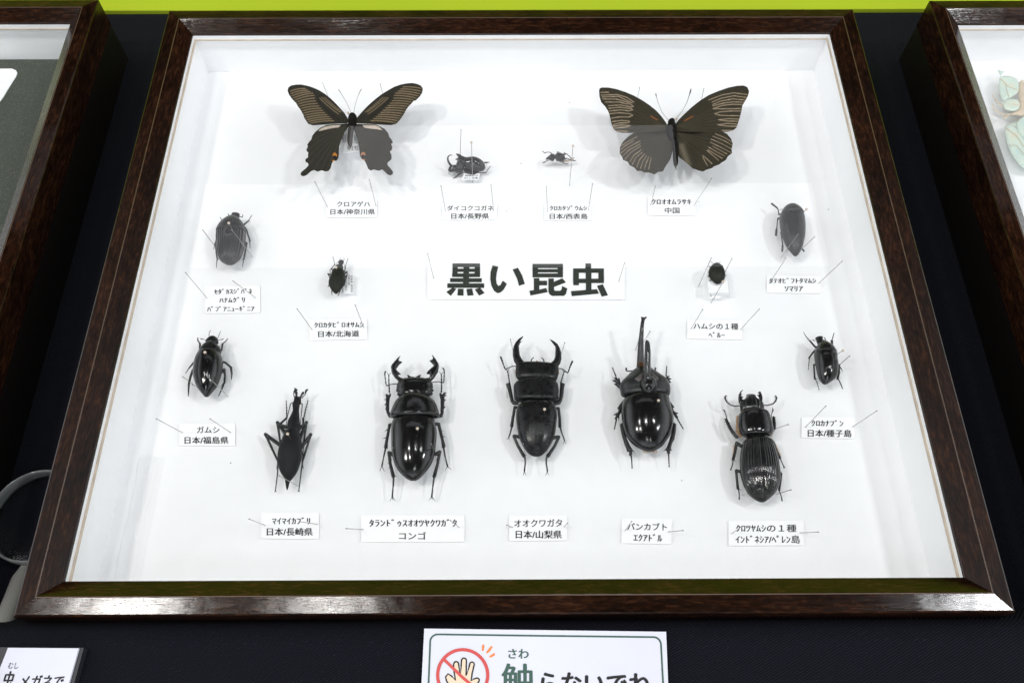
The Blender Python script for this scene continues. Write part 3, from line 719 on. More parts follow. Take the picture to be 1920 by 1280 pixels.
# ------------------------------------------------------------------ butterfly with pale striped wing tips
F = Fr(1110, 145, 6.4, -24.0)
bf = insect('butterfly', F, 950, 640, 'broad dark brown butterfly with pale striped wing tips and rounded hindwings', 'butterfly')
EM = {
 'f-1': [(85, 160), (92, 135), (120, 124), (200, 125), (300, 145), (400, 178), (500, 220), (600, 275), (690, 335), (770, 400), (830, 465), (885, 540), (910, 585), (890, 645), (780, 658), (650, 664), (500, 668), (360, 668), (300, 655), (262, 625), (240, 580), (225, 520), (210, 455), (195, 410), (160, 355), (110, 300), (90, 235)],
 'f1': [(985, 585), (1040, 510), (1110, 440), (1190, 365), (1290, 285), (1400, 215), (1520, 165), (1640, 125), (1740, 103), (1820, 100), (1865, 120), (1885, 170), (1870, 230), (1835, 290), (1805, 340), (1798, 390), (1785, 440), (1770, 500), (1750, 560), (1730, 610), (1690, 640), (1620, 655), (1450, 660), (1250, 658), (1000, 650)],
 'h-1': [(910, 630), (800, 650), (650, 660), (500, 670), (430, 715), (370, 775), (335, 840), (332, 910), (365, 960), (372, 992), (430, 1015), (450, 1055), (510, 1085), (540, 1125), (590, 1122), (630, 1145), (680, 1142), (750, 1165), (790, 1138), (850, 1130), (880, 1075), (910, 1030), (940, 980), (960, 920), (970, 850), (960, 700)],
 'h1': [(1000, 640), (1200, 655), (1400, 658), (1560, 650), (1620, 680), (1670, 740), (1690, 800), (1675, 860), (1680, 910), (1630, 950), (1605, 995), (1545, 1030), (1530, 1045), (1465, 1070), (1440, 1090), (1370, 1110), (1330, 1132), (1280, 1120), (1210, 1095), (1170, 1060), (1110, 1010), (1050, 965), (1030, 930), (1000, 850), (1010, 750)],
}
TANF = {-1: [[(105, 185), (200, 182)], [(110, 218), (300, 210), (420, 245), (500, 300)], [(125, 240), (320, 232), (480, 312)], [(130, 264), (300, 265), (420, 300), (497, 352)], [(160, 300), (330, 300), (430, 325)], [(195, 345), (340, 335), (470, 360), (497, 352)], [(205, 375), (340, 362), (470, 380), (487, 395), (440, 405), (340, 394), (205, 408)],
  [(212, 440), (340, 428), (450, 440), (490, 460), (440, 480), (330, 477), (230, 495)], [(245, 535), (350, 520), (440, 528), (452, 538), (430, 548), (330, 552), (250, 572)], [(255, 590), (350, 574), (455, 583), (420, 598), (270, 615)], [(300, 648), (420, 650)]],
 1: [[(1860, 210), (1700, 190), (1560, 215), (1400, 275)], [(1850, 245), (1700, 225), (1550, 255), (1440, 300)], [(1830, 275), (1690, 262), (1540, 290), (1450, 330)], [(1820, 303), (1690, 297), (1560, 317), (1450, 347)], [(1800, 330), (1680, 327), (1560, 342), (1455, 380), (1560, 382), (1795, 378)],
  [(1785, 408), (1650, 408), (1540, 417), (1472, 440), (1540, 460), (1770, 465)], [(1765, 505), (1640, 500), (1520, 513), (1600, 526), (1755, 532)], [(1745, 565), (1620, 557), (1510, 573), (1600, 586), (1735, 592)], [(1690, 640), (1560, 640)]]}
TANH = {-1: [[(345, 830), (420, 780), (540, 715)], [(345, 870), (410, 815), (500, 765)], [(345, 910), (440, 840), (575, 765)], [(370, 945), (450, 870), (580, 800)], [(395, 985), (470, 900), (580, 830)], [(455, 1015), (500, 940), (590, 870)], [(480, 1050), (530, 960), (605, 900)], [(535, 1080), (575, 985), (630, 920)], [(580, 1095), (610, 1010), (655, 940)], [(630, 1095), (655, 1020), (680, 955)], [(680, 1100), (695, 1030), (710, 970)]],
 1: [[(1680, 780), (1600, 730), (1480, 680)], [(1685, 820), (1580, 760), (1450, 710)], [(1675, 862), (1560, 800), (1430, 745)], [(1665, 905), (1550, 845), (1420, 780)], [(1620, 922), (1540, 880), (1450, 830)], [(1590, 945), (1500, 900), (1400, 840)], [(1565, 975), (1480, 925), (1390, 870)], [(1520, 1000), (1450, 940), (1380, 880)], [(1440, 1040), (1390, 990), (1330, 940)], [(1385, 1060), (1355, 1010), (1330, 960)]]}
EB = np.array([.030, .025, .015]); ET = np.array([.32, .245, .17])
def em_fore(side):
    org = [[(710, 470), (780, 512)]] if side < 0 else [[(1110, 525), (1210, 470)]]
    root = (880, 590) if side < 0 else (1020, 590)
    tips = [(120, 140), (100, 230), (165, 355), (205, 440), (225, 520), (250, 590), (330, 655)] if side < 0 else [(1860, 130), (1865, 230), (1800, 350), (1785, 430), (1765, 510), (1740, 590), (1640, 645)]
    vn = [bow(root, t_, 25 * side) for t_ in tips]
    def f(P):
        t = np.exp(-(line_dist(P, TANF[side]) / 5.2) ** 2)[:, None]; c = EB * (1 - t) + ET * t; c = c * (1 + .7 * np.exp(-(line_dist(P, vn) / 4) ** 2))[:, None]
        o = np.exp(-(line_dist(P, org) / 8) ** 2)[:, None]; return c * (1 - o) + np.array([.22, .075, .02]) * o
    return f
def em_hind(side):
    pale = np.array([(1085, 965), (1140, 985), (1150, 1040)] if side > 0 else [(905, 990), (925, 960), (915, 940)], float)
    vn = [bow((930, 660) if side < 0 else (1010, 660), l_[0], 15 * side) for l_ in TANH[side][::2]]
    def f(P):
        t = .9 * np.exp(-(line_dist(P, TANH[side]) / 4.0) ** 2)[:, None]; c = EB * (1 - t) + ET * t; c = c * (1 + .7 * np.exp(-(line_dist(P, vn) / 4) ** 2))[:, None]
        if side > 0:
            k = .55 * np.exp(-(line_dist(P, [[(1075, 830), (1100, 900), (1125, 970), (1150, 1040)]]) / 38) ** 2)[:, None]; c = c * (1 - k) + np.array([.20, .17, .12]) * k
        return c
    return f
cx = 955.
for side in (-1, 1):
    pillow('hindwing', M['wing'], bf, F, EM['h%d' % side], 4.8, .10, 6, -.6, 1, lambda V: .014 * np.abs(V[:, 0] - cx) - 1.2 + .8 * np.sin(V[:, 0] / 70 + V[:, 1] / 110), em_hind(side))
    pillow('forewing', M['wing'], bf, F, EM['f%d' % side], 4.4, .12, 6, .4, 1, lambda V: .009 * np.abs(V[:, 0] - cx) + .8 * np.sin(V[:, 0] / 95 - V[:, 1] / 60), em_fore(side))
shell('thorax', M['fur'], bf, F, [(930, 545, 975, 545), (900, 580, 1000, 580), (890, 640, 1010, 640), (905, 700, 1010, 700), (935, 760, 1005, 760)], 5.5, .8, pw=.6, n=20)
shell('head', M['fur'], bf, F, [(935, 515, 975, 515), (913, 530, 992, 530), (912, 550, 992, 550), (925, 575, 985, 575)], 3.5, .8, n=12, dz=.6)
shell('abdomen', M['fur'], bf, F, [(945, 740, 1010, 740), (960, 820, 1035, 820), (968, 900, 1036, 900), (972, 980, 1034, 980), (980, 1040, 1030, 1040), (995, 1070, 1015, 1070), (1006, 1110, 1012, 1110)], 3.5, .8, dz=-1.5, n=26)
for p in ([(918, 518, 2.2), (840, 420, 2), (795, 310, 2.2), (775, 240, 2.8), (768, 215, 6), (766, 195, 4)], [(985, 520, 2.2), (1085, 405, 2), (1140, 300, 2.4), (1168, 215, 4), (1180, 175, 8), (1188, 142, 6)]):
    feeler(bf, F, p, 1, 2)

# ------------------------------------------------------------------ curled-horn dung beetle, seen from its flank
F = Fr(820, 240, 12.8, -36.0, (880, 300, 42))
b = insect('dung_beetle', F, 880, 1000, 'shiny grey black dung beetle with one long curled horn, pinned sideways', 'beetle')
shell('elytra', M['gloss'], b, F, [(712, 698, 650, 930), (770, 688, 690, 985), (850, 680, 770, 1030), (940, 697, 860, 1052), (1030, 742, 955, 1056), (1105, 810, 1040, 1048), (1145, 890, 1105, 1022), (1156, 955, 1140, 990)], 5.0, .8, arch=.3, n=40)
shell('pronotum', M['gloss'], b, F, [(712, 698, 645, 945), (660, 690, 620, 1020), (600, 665, 590, 1070), (540, 645, 540, 1085), (500, 690, 480, 1085), (475, 790, 440, 1080), (440, 885, 412, 1040)], 4.6, .8, pw=.6, n=30)
shell('underside', M['satin'], b, F, [(640, 950, 640, 1050), (700, 975, 690, 1095), (790, 1005, 780, 1120), (880, 1020, 870, 1140), (960, 1030, 950, 1100), (1010, 1035, 1000, 1070)], 4.0, .8, dz=-1.0, pw=.6, n=24)
for pl in ([(442, 618), (480, 616), (522, 624), (600, 668), (590, 740), (520, 740), (490, 690)], [(428, 762), (480, 718), (530, 740), (510, 790), (478, 775)]):
    pillow('pronotum_spike', M['gloss'], b, F, pl, 10, 1.3, 25, .5, 2)
shell('head', M['gloss'], b, F, [(440, 880, 420, 1040), (380, 890, 385, 1060), (325, 905, 330, 1065), (280, 935, 290, 1060), (258, 985, 262, 1030)], 2.8, .8, pw=.6, n=20)
feeler(b, F, [(350, 930, 34), (300, 870, 30), (262, 800, 25), (248, 740, 20), (258, 690, 17), (290, 660, 13), (325, 650, 11), (358, 655, 7)], 0, 2.5, 'horn', 'gloss')
feeler(b, F, [(258, 1070, 7), (280, 1092, 7), (305, 1095, 7), (325, 1080, 6)], 0, 0, 'palp', 'gloss')
leg(b, F, [[(600, 1060, 26), (500, 1130, 20)], [(510, 1125, 18), (440, 1180, 18)], [(430, 1185, 12), (365, 1215, 5)]], [(470, 1150, 455, 1190, 12), (430, 1180, 405, 1200, 10)], -1, -2)
leg(b, F, [[(870, 1100, 26), (960, 1090, 22)], [(960, 1088, 18), (1060, 1078, 12), (1160, 1075, 14)], [(1170, 1072, 9), (1220, 990, 8), (1278, 912, 5)]], [(940, 1095, 930, 1110, 12)], -1, -1)
leg(b, F, [[(880, 1090, 22), (880, 1140, 10)]], [], -1, 0)
leg(b, F, [[(1110, 830, 16), (1190, 830, 20)], [(1190, 830, 12), (1270, 826, 4)]], [(1150, 840, 1190, 885, 10), (1200, 825, 1230, 812, 10)], -3, -1)

# ------------------------------------------------------------------ tiny weevil
F = Fr(1010, 260, 21.34, -38.0, (1045, 297, 42))
b = insect('weevil', F, 700, 900, 'tiny round black weevil glued on a tan paper point', 'beetle')
shell('head', M['gloss'], b, F, [(298, 775, 285, 845), (345, 735, 335, 850), (400, 690, 400, 830), (445, 655, 450, 850), (480, 630, 490, 880)], 2.1, .8, pw=.6, n=18)
shell('pronotum', M['gloss'], b, F, [(445, 650, 455, 860), (490, 615, 500, 900), (550, 602, 565, 915), (610, 612, 615, 870), (645, 660, 645, 790)], 2.8, .8, pw=.6, n=20)
shell('elytra', M['gloss'], b, F, [(635, 660, 645, 800), (680, 610, 690, 860), (730, 575, 740, 900), (800, 550, 830, 925), (880, 560, 910, 925), (960, 600, 985, 900), (1030, 670, 1045, 850), (1060, 740, 1062, 800)], 4.0, .8, arch=.3, n=30)
balls('knob', b, F, [(775, 575, 62), (540, 875, 42), (870, 890, 48), (740, 880, 40)], 'gloss', .4)
leg(b, F, [[(515, 600, 26), (450, 548, 14)], [(450, 548, 12), (350, 543, 13), (230, 575, 17)], [(228, 573, 14), (185, 525, 14), (148, 500, 20)]], (), 0, 0)
leg(b, F, [[(480, 855, 20), (400, 860, 14)], [(400, 860, 13), (300, 905, 17), (205, 960, 22)], [(200, 945, 16), (170, 960, 9), (138, 990, 5)]], (), 0, -1)
leg(b, F, [[(1000, 645, 30), (1080, 615, 28), (1125, 620, 17)], [(1125, 620, 15), (1230, 710, 17), (1305, 795, 18)], [(1310, 790, 12), (1380, 780, 12), (1435, 770, 6)]], (), -1, -1)
leg(b, F, [[(1030, 825, 30), (1120, 785, 22)], [(1120, 785, 15), (1240, 830, 14), (1340, 875, 16)], [(1340, 875, 14), (1440, 888, 22), (1510, 868, 4)]], (), -1, -1)
leg(b, F, [[(890, 850, 26), (950, 920, 17)], [(950, 920, 15), (1020, 990, 15)], [(1040, 1005, 13), (1140, 1018, 18), (1205, 1000, 4)]], (), 0, -1)
leg(b, F, [[(985, 620, 16), (1025, 580, 20), (1070, 550, 6)]], (), -2, 0)
PF = Fr(1010, 260, 21.34, -40.5)
m = MB(); m.prism([PF.w(*p) for p in [(1400, 870), (1420, 800), (1080, 850), (840, 925), (900, 945), (1100, 930)][::-1]], np.array([0, 0, -.3]))
pp = m.done('paper_point', M['tan'], None, False); tag(pp, 'tan paper point carrying the tiny weevil on its pin', 'paper mount')

# ------------------------------------------------------------------ ribbed oval chafer
F = Fr(370, 390, 10.667, -36.0)
b = insect('chafer_beetle', F, 670, 650, 'broad oval black chafer with strongly ribbed wing cases', 'beetle')
shell('elytra', M['rib'], b, F, [(395, 440, 962, 450), (375, 520, 972, 520), (372, 620, 966, 620), (380, 720, 955, 720), (390, 820, 935, 820), (400, 910, 905, 910), (422, 1000, 870, 1000), (475, 1070, 800, 1070), (550, 1118, 735, 1122), (610, 1140, 680, 1136)], 8.0, .6, n=60, seg=120, grooves=12, gd=1.3, seam=.3, arch=.3)
shell('pronotum', M['satin'], b, F, [(690, 178, 790, 185), (600, 215, 850, 228), (500, 282, 905, 288), (430, 360, 937, 360), (392, 430, 962, 440), (385, 490, 968, 490), (520, 530, 820, 530)], 7.6, .6, pw=.6, n=40)
m = MB(); m.ball(F.w(620, 470, 7.2), 3.6, sz=.35, sy=1.2); m.done('scutellum', M['gloss'], b)
shell('head', M['satin'], b, F, [(690, 120, 850, 125), (672, 160, 845, 165), (660, 205, 835, 215)], 2.4, .7, dz=-.5, n=14)
balls('mouthpart', b, F, [(700, 135, 22)], 'amber', -.3)
feeler(b, F, [(655, 185, 8), (620, 187, 9), (620, 120, 8)]); feeler(b, F, [(840, 170, 8), (900, 187, 9), (912, 135, 8)])
leg(b, F, [[(520, 300, 14), (485, 285, 13)], [(485, 285, 11), (485, 240, 9), (462, 188, 6)]], [(485, 285, 465, 300, 7)], -1, -1)
leg(b, F, [[(900, 360, 20), (985, 290, 16), (1030, 250, 14)], [(1030, 250, 10), (1060, 195, 8), (1092, 143, 6)]], (), -1, -2)
leg(b, F, [[(940, 370, 14), (985, 440, 16)], [(985, 440, 15), (1015, 540, 15), (1052, 655, 16)], [(1048, 660, 10), (1056, 800, 6)]], [(1050, 640, 1072, 660, 8), (1045, 640, 1020, 680, 6)], -1, -3)
leg(b, F, [[(940, 680, 26), (985, 710, 24)], [(985, 710, 22), (960, 860, 19), (932, 1020, 18)], [(925, 1020, 12), (915, 1100, 9), (905, 1182, 6)]], [(915, 1010, 870, 1055, 7)], -1, -3, beadlast=4)
leg(b, F, [[(400, 640, 16), (365, 740, 16)], [(365, 740, 15), (378, 900, 15), (400, 1025, 16)], [(395, 1025, 11), (385, 1110, 9), (382, 1198, 6)]], [(405, 1010, 435, 1030, 7)], -1, -3, beadlast=4)
leg(b, F, [[(375, 640, 12), (345, 740, 13)], [(345, 740, 9), (328, 825, 6)]], (), -2, -2)

# ------------------------------------------------------------------ small ground beetle
F = Fr(600, 475, 14.22, -37.0)
b = insect('ground_beetle', F, 450, 720, 'small dull black ground beetle with wide pointed wing cases', 'beetle')
shell('elytra', M['olive'], b, F, [(420, 430, 640, 460), (345, 450, 662, 490), (312, 520, 672, 560), (290, 600, 668, 640), (252, 690, 672, 700), (230, 780, 670, 780), (236, 850, 640, 850), (270, 920, 590, 920), (320, 1000, 530, 1000), (372, 1050, 480, 1045), (412, 1080, 445, 1077)], 4.6, .6, n=40, seg=50, grooves=14, gd=.05, seam=.12, arch=.3)
shell('pronotum', M['olive'], b, F, [(485, 310, 602, 320), (420, 335, 618, 350), (405, 360, 622, 375), (425, 400, 608, 410), (430, 450, 595, 455)], 2.2, .7, n=18, pw=.6)
shell('head', M['olive'], b, F, [(550, 190, 620, 195), (492, 222, 635, 215), (486, 255, 622, 260), (505, 295, 608, 300), (500, 325, 606, 330)], 1.8, .7, n=16, pw=.6)
feeler(b, F, [(545, 200, 8), (520, 165, 6), (550, 118, 3)], name='mandible'); feeler(b, F, [(620, 200, 8), (652, 165, 6), (622, 118, 3)], name='mandible')
feeler(b, F, [(490, 225, 6), (400, 310, 5)]); feeler(b, F, [(630, 240, 6), (648, 340, 5), (648, 440, 4)])
leg(b, F, [[(420, 440, 22), (290, 425, 17)], [(290, 425, 12), (345, 355, 12), (390, 305, 15)], [(388, 295, 9), (370, 180, 8), (342, 92, 9)]], (), -1, -3, beadlast=5)
leg(b, F, [[(620, 465, 18), (665, 475, 16)], [(668, 475, 10), (676, 340, 14)], [(680, 335, 8), (715, 230, 8), (750, 130, 7)]], (), -1, -3, beadlast=5)
leg(b, F, [[(320, 590, 24), (215, 545, 20)], [(215, 545, 14), (265, 660, 14)], [(265, 660, 8), (240, 760, 6)]], (), -1, -3)
leg(b, F, [[(265, 430, 8), (275, 560, 10)]], (), -2, -1)
leg(b, F, [[(640, 560, 26), (720, 485, 18)], [(720, 485, 14), (722, 570, 12)]], (), -1, -2)
leg(b, F, [[(640, 660, 22), (720, 585, 16)], [(715, 585, 14), (680, 720, 14)], [(680, 720, 8), (645, 880, 6)]], (), -1, -3)
leg(b, F, [[(245, 830, 12), (212, 890, 13)]], (), -2, -1)
leg(b, F, [[(310, 990, 13), (320, 1105, 9)]], (), -2, -2); leg(b, F, [[(540, 1000, 13), (478, 1130, 9)]], (), -2, -2)

# ------------------------------------------------------------------ bullet-shaped jewel beetle
F = Fr(1430, 370, 10.667, -35.0)
b = insect('jewel_beetle', F, 600, 650, 'grainy black bullet-shaped jewel beetle leaning to one side', 'beetle')
shell('elytra', M['grain'], b, F, [(360, 330, 800, 310), (335, 420, 835, 420), (345, 560, 847, 560), (365, 680, 847, 680), (400, 800, 840, 800), (440, 900, 818, 900), (492, 1000, 797, 1000), (560, 1090, 750, 1090), (610, 1150, 710, 1150), (640, 1174, 680, 1172)], 8.0, .6, n=50, seg=70, grooves=12, gd=.12, seam=.25, arch=.3)
shell('pronotum', M['grain'], b, F, [(500, 178, 590, 178), (432, 212, 690, 212), (392, 258, 745, 250), (368, 310, 800, 310), (360, 360, 815, 360), (440, 410, 740, 410)], 7.8, .6, n=30, pw=.6)
leg(b, F, [[(400, 335, 18), (325, 340, 18)], [(322, 335, 12), (310, 245, 11), (290, 212, 15)], [(290, 212, 17), (175, 122, 19)]], (), -1, -2, beadlast=5)
leg(b, F, [[(360, 400, 20), (305, 432, 18)], [(300, 432, 12), (288, 560, 10), (280, 630, 14)], [(278, 630, 19), (265, 768, 22)]], (), -1, -3, beadlast=5)
leg(b, F, [[(380, 660, 16), (365, 710, 16)], [(368, 710, 12), (400, 945, 12)], [(400, 950, 18), (390, 1085, 19)]], (), -1, -3, beadlast=5)
leg(b, F, [[(630, 210, 8), (660, 185, 8)], [(660, 185, 14), (682, 148, 14)]], (), -1, -1); leg(b, F, [[(770, 1010, 12), (800, 1040, 12)], [(800, 1040, 17), (832, 1085, 17)]], (), -1, -1)
feeler(b, F, [(420, 235, 6), (340, 250, 5)])

# ------------------------------------------------------------------ round leaf beetle on its mount card
F = Fr(1300, 475, 12.8, -34.5)
b = insect('leaf_beetle', F, 560, 540, 'small round dull green-black leaf beetle with stubby legs', 'beetle')
shell('elytra', M['olive'], b, F, [(515, 272, 570, 270), (435, 305, 640, 295), (385, 365, 715, 360), (362, 450, 750, 450), (370, 530, 763, 530), (402, 600, 752, 600), (452, 660, 720, 650), (502, 705, 680, 700), (550, 735, 630, 735)], 4.6, .3, n=40, seg=60, seam=.25, arch=.3)
balls('head', b, F, [(545, 278, 34)], 'amber', -.3, .7)
feeler(b, F, [(515, 268, 5), (405, 185, 4)]); feeler(b, F, [(575, 268, 5), (622, 235, 5), (650, 185, 4)])
for p in ([(430, 340, 13), (375, 310, 11)], [(650, 325, 13), (712, 292, 10)], [(390, 545, 13), (342, 550, 11)], [(440, 635, 12), (385, 655, 10)], [(740, 535, 12), (790, 528, 8)]): leg(b, F, [p], (), -.5, -.8)
MC = Fr(1300, 475, 12.8, -36.5)
q = [(1300 + x / 12.8, 475 + y / 12.8) for x, y in [(325, 400), (795, 395), (850, 942), (372, 945)]]
sheet('mount_card', q, -36.6, .3, M['card'], 'small blank white card the round leaf beetle is glued to', 'mount card')
q = [(1300 + x / 12.8, 475 + y / 12.8) for x, y in [(380, 900), (645, 900), (652, 1075), (392, 1072)]]
dl = sheet('data_label', q, -42.0, .25, M['card'], 'tiny white data slip on the pin below the leaf beetle mount', 'data label', 'handwritten data slips under the insects')
for yy in (955, 1010): lettering('lettering', 'ペルー' if yy < 1000 else '採集', [(1300 + x / 12.8, 475 + y / 12.8) for x, y in [(390, yy), (440, yy), (440, yy + 28), (390, yy + 28)]], -41.8, M['greyink'], dl)

# ------------------------------------------------------------------ oval water beetle
F = Fr(330, 610, 8.536, -36.0)
b = insect('water_beetle', F, 520, 750, 'smooth oval polished black water beetle pointed at its tail', 'beetle')
shell('elytra', M['gloss'], b, F, [(368, 435, 715, 450), (330, 500, 740, 520), (300, 580, 750, 590), (285, 680, 745, 690), (278, 770, 728, 780), (290, 860, 695, 880), (325, 960, 655, 970), (370, 1040, 600, 1040), (420, 1100, 550, 1100), (462, 1142, 510, 1142)], 8.5, .6, n=50, seg=60, seam=.12, arch=.3)
shell('pronotum', M['satin'], b, F, [(485, 298, 655, 298), (432, 338, 698, 345), (392, 388, 725, 400), (362, 438, 722, 440), (380, 460, 700, 470)], 6.6, .6, n=24, pw=.5)
shell('head', M['satin'], b, F, [(565, 184, 635, 188), (512, 212, 668, 212), (474, 262, 681, 270), (488, 300, 662, 305)], 3.8, .6, n=18, pw=.5)
feeler(b, F, [(545, 200, 4), (526, 150, 5), (535, 105, 5), (558, 75, 4)], name='palp'); feeler(b, F, [(668, 205, 4), (688, 155, 5), (714, 90, 4)], name='palp')
feeler(b, F, [(500, 235, 4), (460, 228, 4), (395, 212, 9)]); feeler(b, F, [(665, 235, 4), (715, 230, 4), (760, 215, 9)])
leg(b, F, [[(410, 390, 16), (382, 380, 17)], [(382, 380, 18), (385, 290, 16)], [(383, 285, 10), (348, 240, 12), (350, 195, 7)]], [(385, 290, 345, 282, 7)], -1, -2)
leg(b, F, [[(715, 410, 14), (732, 395, 14)], [(732, 395, 13), (745, 295, 16)], [(748, 292, 9), (795, 255, 9), (828, 210, 6)]], (), -1, -2)
leg(b, F, [[(330, 540, 16), (285, 590, 14)], [(285, 590, 15), (215, 675, 13)], [(215, 675, 10), (150, 770, 5)]], (), -1, -4)
leg(b, F, [[(735, 580, 20), (790, 595, 20)], [(795, 600, 17), (885, 675, 18)], [(878, 680, 17), (893, 765, 17), (888, 872, 6)]], [(885, 690, 912, 722, 7)], -1, -4)
leg(b, F, [[(300, 680, 20), (265, 720, 19)], [(262, 730, 19), (235, 810, 20), (205, 930, 18)], [(205, 940, 18), (200, 1040, 14), (197, 1135, 6)]], [(250, 920, 275, 985, 6)], -1, -4)
leg(b, F, [[(725, 750, 24), (772, 708, 22)], [(772, 708, 20), (782, 800, 18), (775, 910, 18)], [(770, 920, 17), (735, 1010, 14), (680, 1135, 6)]], [(760, 920, 695, 1005, 7), (765, 960, 770, 990, 5)], -1, -4)

# ------------------------------------------------------------------ small glossy chafer
F = Fr(1490, 615, 10.667, -35.0)
b = insect('chafer_beetle', F, 620, 700, 'small glossy black chafer with square head and spread legs', 'beetle')
shell('elytra', M['gloss'], b, F, [(400, 440, 812, 455), (390, 520, 845, 540), (396, 620, 850, 640), (408, 700, 862, 720), (425, 780, 862, 800), (440, 860, 858, 880), (458, 930, 848, 950), (492, 1020, 815, 1010), (542, 1090, 720, 1080), (582, 1126, 640, 1124)], 7.2, .6, n=50, seg=60, seam=.2, arch=.3)
shell('pronotum', M['gloss'], b, F, [(480, 288, 610, 276), (446, 345, 715, 345), (424, 395, 780, 405), (408, 440, 812, 455), (395, 500, 835, 510), (500, 540, 760, 540)], 6.8, .6, n=30, pw=.6)
shell('head', M['satin'], b, F, [(408, 203, 560, 194), (430, 225, 558, 225), (436, 255, 565, 250), (450, 300, 590, 280)], 2.8, .7, n=14, pw=.6)
feeler(b, F, [(440, 250, 7), (400, 250, 7), (362, 235, 14)]); feeler(b, F, [(560, 247, 7), (625, 242, 7), (595, 190, 9)])
leg(b, F, [[(440, 400, 22), (390, 355, 20), (300, 250, 18)], [(290, 245, 12), (225, 165, 9), (175, 78, 5)]], (), -1, -3, beadlast=4)
leg(b, F, [[(750, 390, 26), (745, 255, 24)], [(745, 240, 10), (770, 160, 9), (788, 92, 7)]], [(745, 270, 700, 250, 12)], -1, -2)
leg(b, F, [[(420, 430, 22), (350, 510, 18), (285, 600, 15)], [(295, 600, 10), (285, 700, 9), (270, 838, 6)]], [(320, 590, 350, 620, 6)], -1, -4, beadlast=4)
leg(b, F, [[(450, 720, 24), (385, 735, 20)], [(385, 740, 18), (400, 1010, 19)], [(410, 1005, 10), (450, 1090, 9), (492, 1240, 6)]], [(410, 1000, 465, 1020, 8)], -1, -4, beadlast=5)
leg(b, F, [[(830, 700, 24), (890, 745, 24)], [(885, 750, 24), (885, 880, 24), (860, 1010, 24)], [(875, 1020, 12), (920, 1110, 12), (960, 1215, 9)]], [(905, 890, 925, 890, 10), (900, 1000, 915, 1010, 9), (850, 1010, 825, 1035, 9)], -1, -4, beadlast=5)
leg(b, F, [[(880, 740, 12), (935, 815, 10)], [(935, 815, 8), (958, 870, 5)]], (), -3, -2)

# ------------------------------------------------------------------ slender long-necked ground beetle
F = Fr(480, 720, 6.095, -36.5)
b = insect('ground_beetle', F, 400, 750, 'slender dull black ground beetle with a long narrow neck and bent legs', 'beetle')
shell('elytra', M['matte'], b, F, [(392, 525, 490, 525), (345, 555, 505, 575), (308, 620, 517, 640), (280, 690, 525, 710), (257, 770, 526, 780), (249, 850, 521, 850), (252, 920, 500, 920), (277, 1000, 470, 1000), (322, 1070, 422, 1070), (370, 1107, 395, 1102)], 7.5, .6, n=50, seg=60, seam=.15, arch=.3)
shell('abdomen', M['matte'], b, F, [(330, 1070, 395, 1080), (337, 1130, 380, 1140), (343, 1175, 370, 1180), (350, 1207, 360, 1203)], 2.4, .7, dz=-2, n=16, pw=.6)
shell('pronotum', M['matte'], b, F, [(418, 318, 493, 323), (398, 365, 496, 375), (368, 425, 500, 430), (358, 480, 503, 485), (365, 520, 502, 520), (395, 545, 492, 545)], 4.4, .7, n=26, pw=.6)
shell('head', M['matte'], b, F, [(440, 158, 515, 155), (430, 200, 515, 208), (418, 238, 501, 246), (420, 285, 492, 290), (418, 330, 494, 332)], 2.6, .7, n=20, pw=.6)
balls('eye', b, F, [(420, 237, 9), (497, 239, 9)], 'eye', .8)
feeler(b, F, [(448, 160, 11), (462, 130, 12), (460, 95, 18), (450, 85, 7)], name='mandible'); feeler(b, F, [(505, 155, 11), (522, 122, 12), (538, 98, 17), (547, 88, 7)], name='mandible')
feeler(b, F, [(440, 150, 6), (430, 115, 5), (440, 75, 11), (462, 68, 16), (440, 45, 6)], name='palp'); feeler(b, F, [(520, 160, 6), (560, 120, 5), (572, 75, 14), (595, 58, 7)], name='palp')
feeler(b, F, [(428, 207, 6), (395, 222, 6), (352, 400, 4), (345, 480, 4), (338, 570, 4)], 0, 0); feeler(b, F, [(512, 215, 6), (530, 232, 6), (515, 380, 4), (503, 480, 4)], 0, 0)
leg(b, F, [[(385, 500, 20), (268, 465, 20)], [(268, 462, 14), (350, 385, 12)], [(352, 385, 9), (350, 290, 7), (345, 185, 5)]], (), -1, -3, beadlast=6)
leg(b, F, [[(490, 510, 22), (545, 465, 18)], [(540, 465, 12), (540, 390, 13)], [(545, 385, 8), (570, 280, 7), (595, 183, 5)]], (), -1, -3, beadlast=6)
leg(b, F, [[(345, 575, 22), (245, 437, 20)], [(245, 440, 16), (280, 680, 11)], [(280, 690, 8), (245, 900, 6), (238, 970, 5)]], (), -2, -4)
leg(b, F, [[(500, 620, 22), (578, 435, 18)], [(578, 437, 14), (548, 650, 11)], [(545, 655, 8), (528, 900, 7), (540, 965, 5)]], (), -2, -4, beadlast=6)
leg(b, F, [[(300, 715, 22), (107, 572, 20)], [(108, 575, 15), (248, 872, 12)], [(248, 875, 9), (248, 1000, 8), (222, 1215, 6)]] + claws(222, 1212, (212, 1232), (232, 1232)), (), -2, -5)
leg(b, F, [[(500, 745, 22), (625, 575, 20)], [(625, 578, 15), (535, 870, 12)], [(533, 875, 9), (515, 1000, 8), (490, 1212, 6)]] + claws(490, 1210, (478, 1230), (500, 1230)), (), -2, -5)

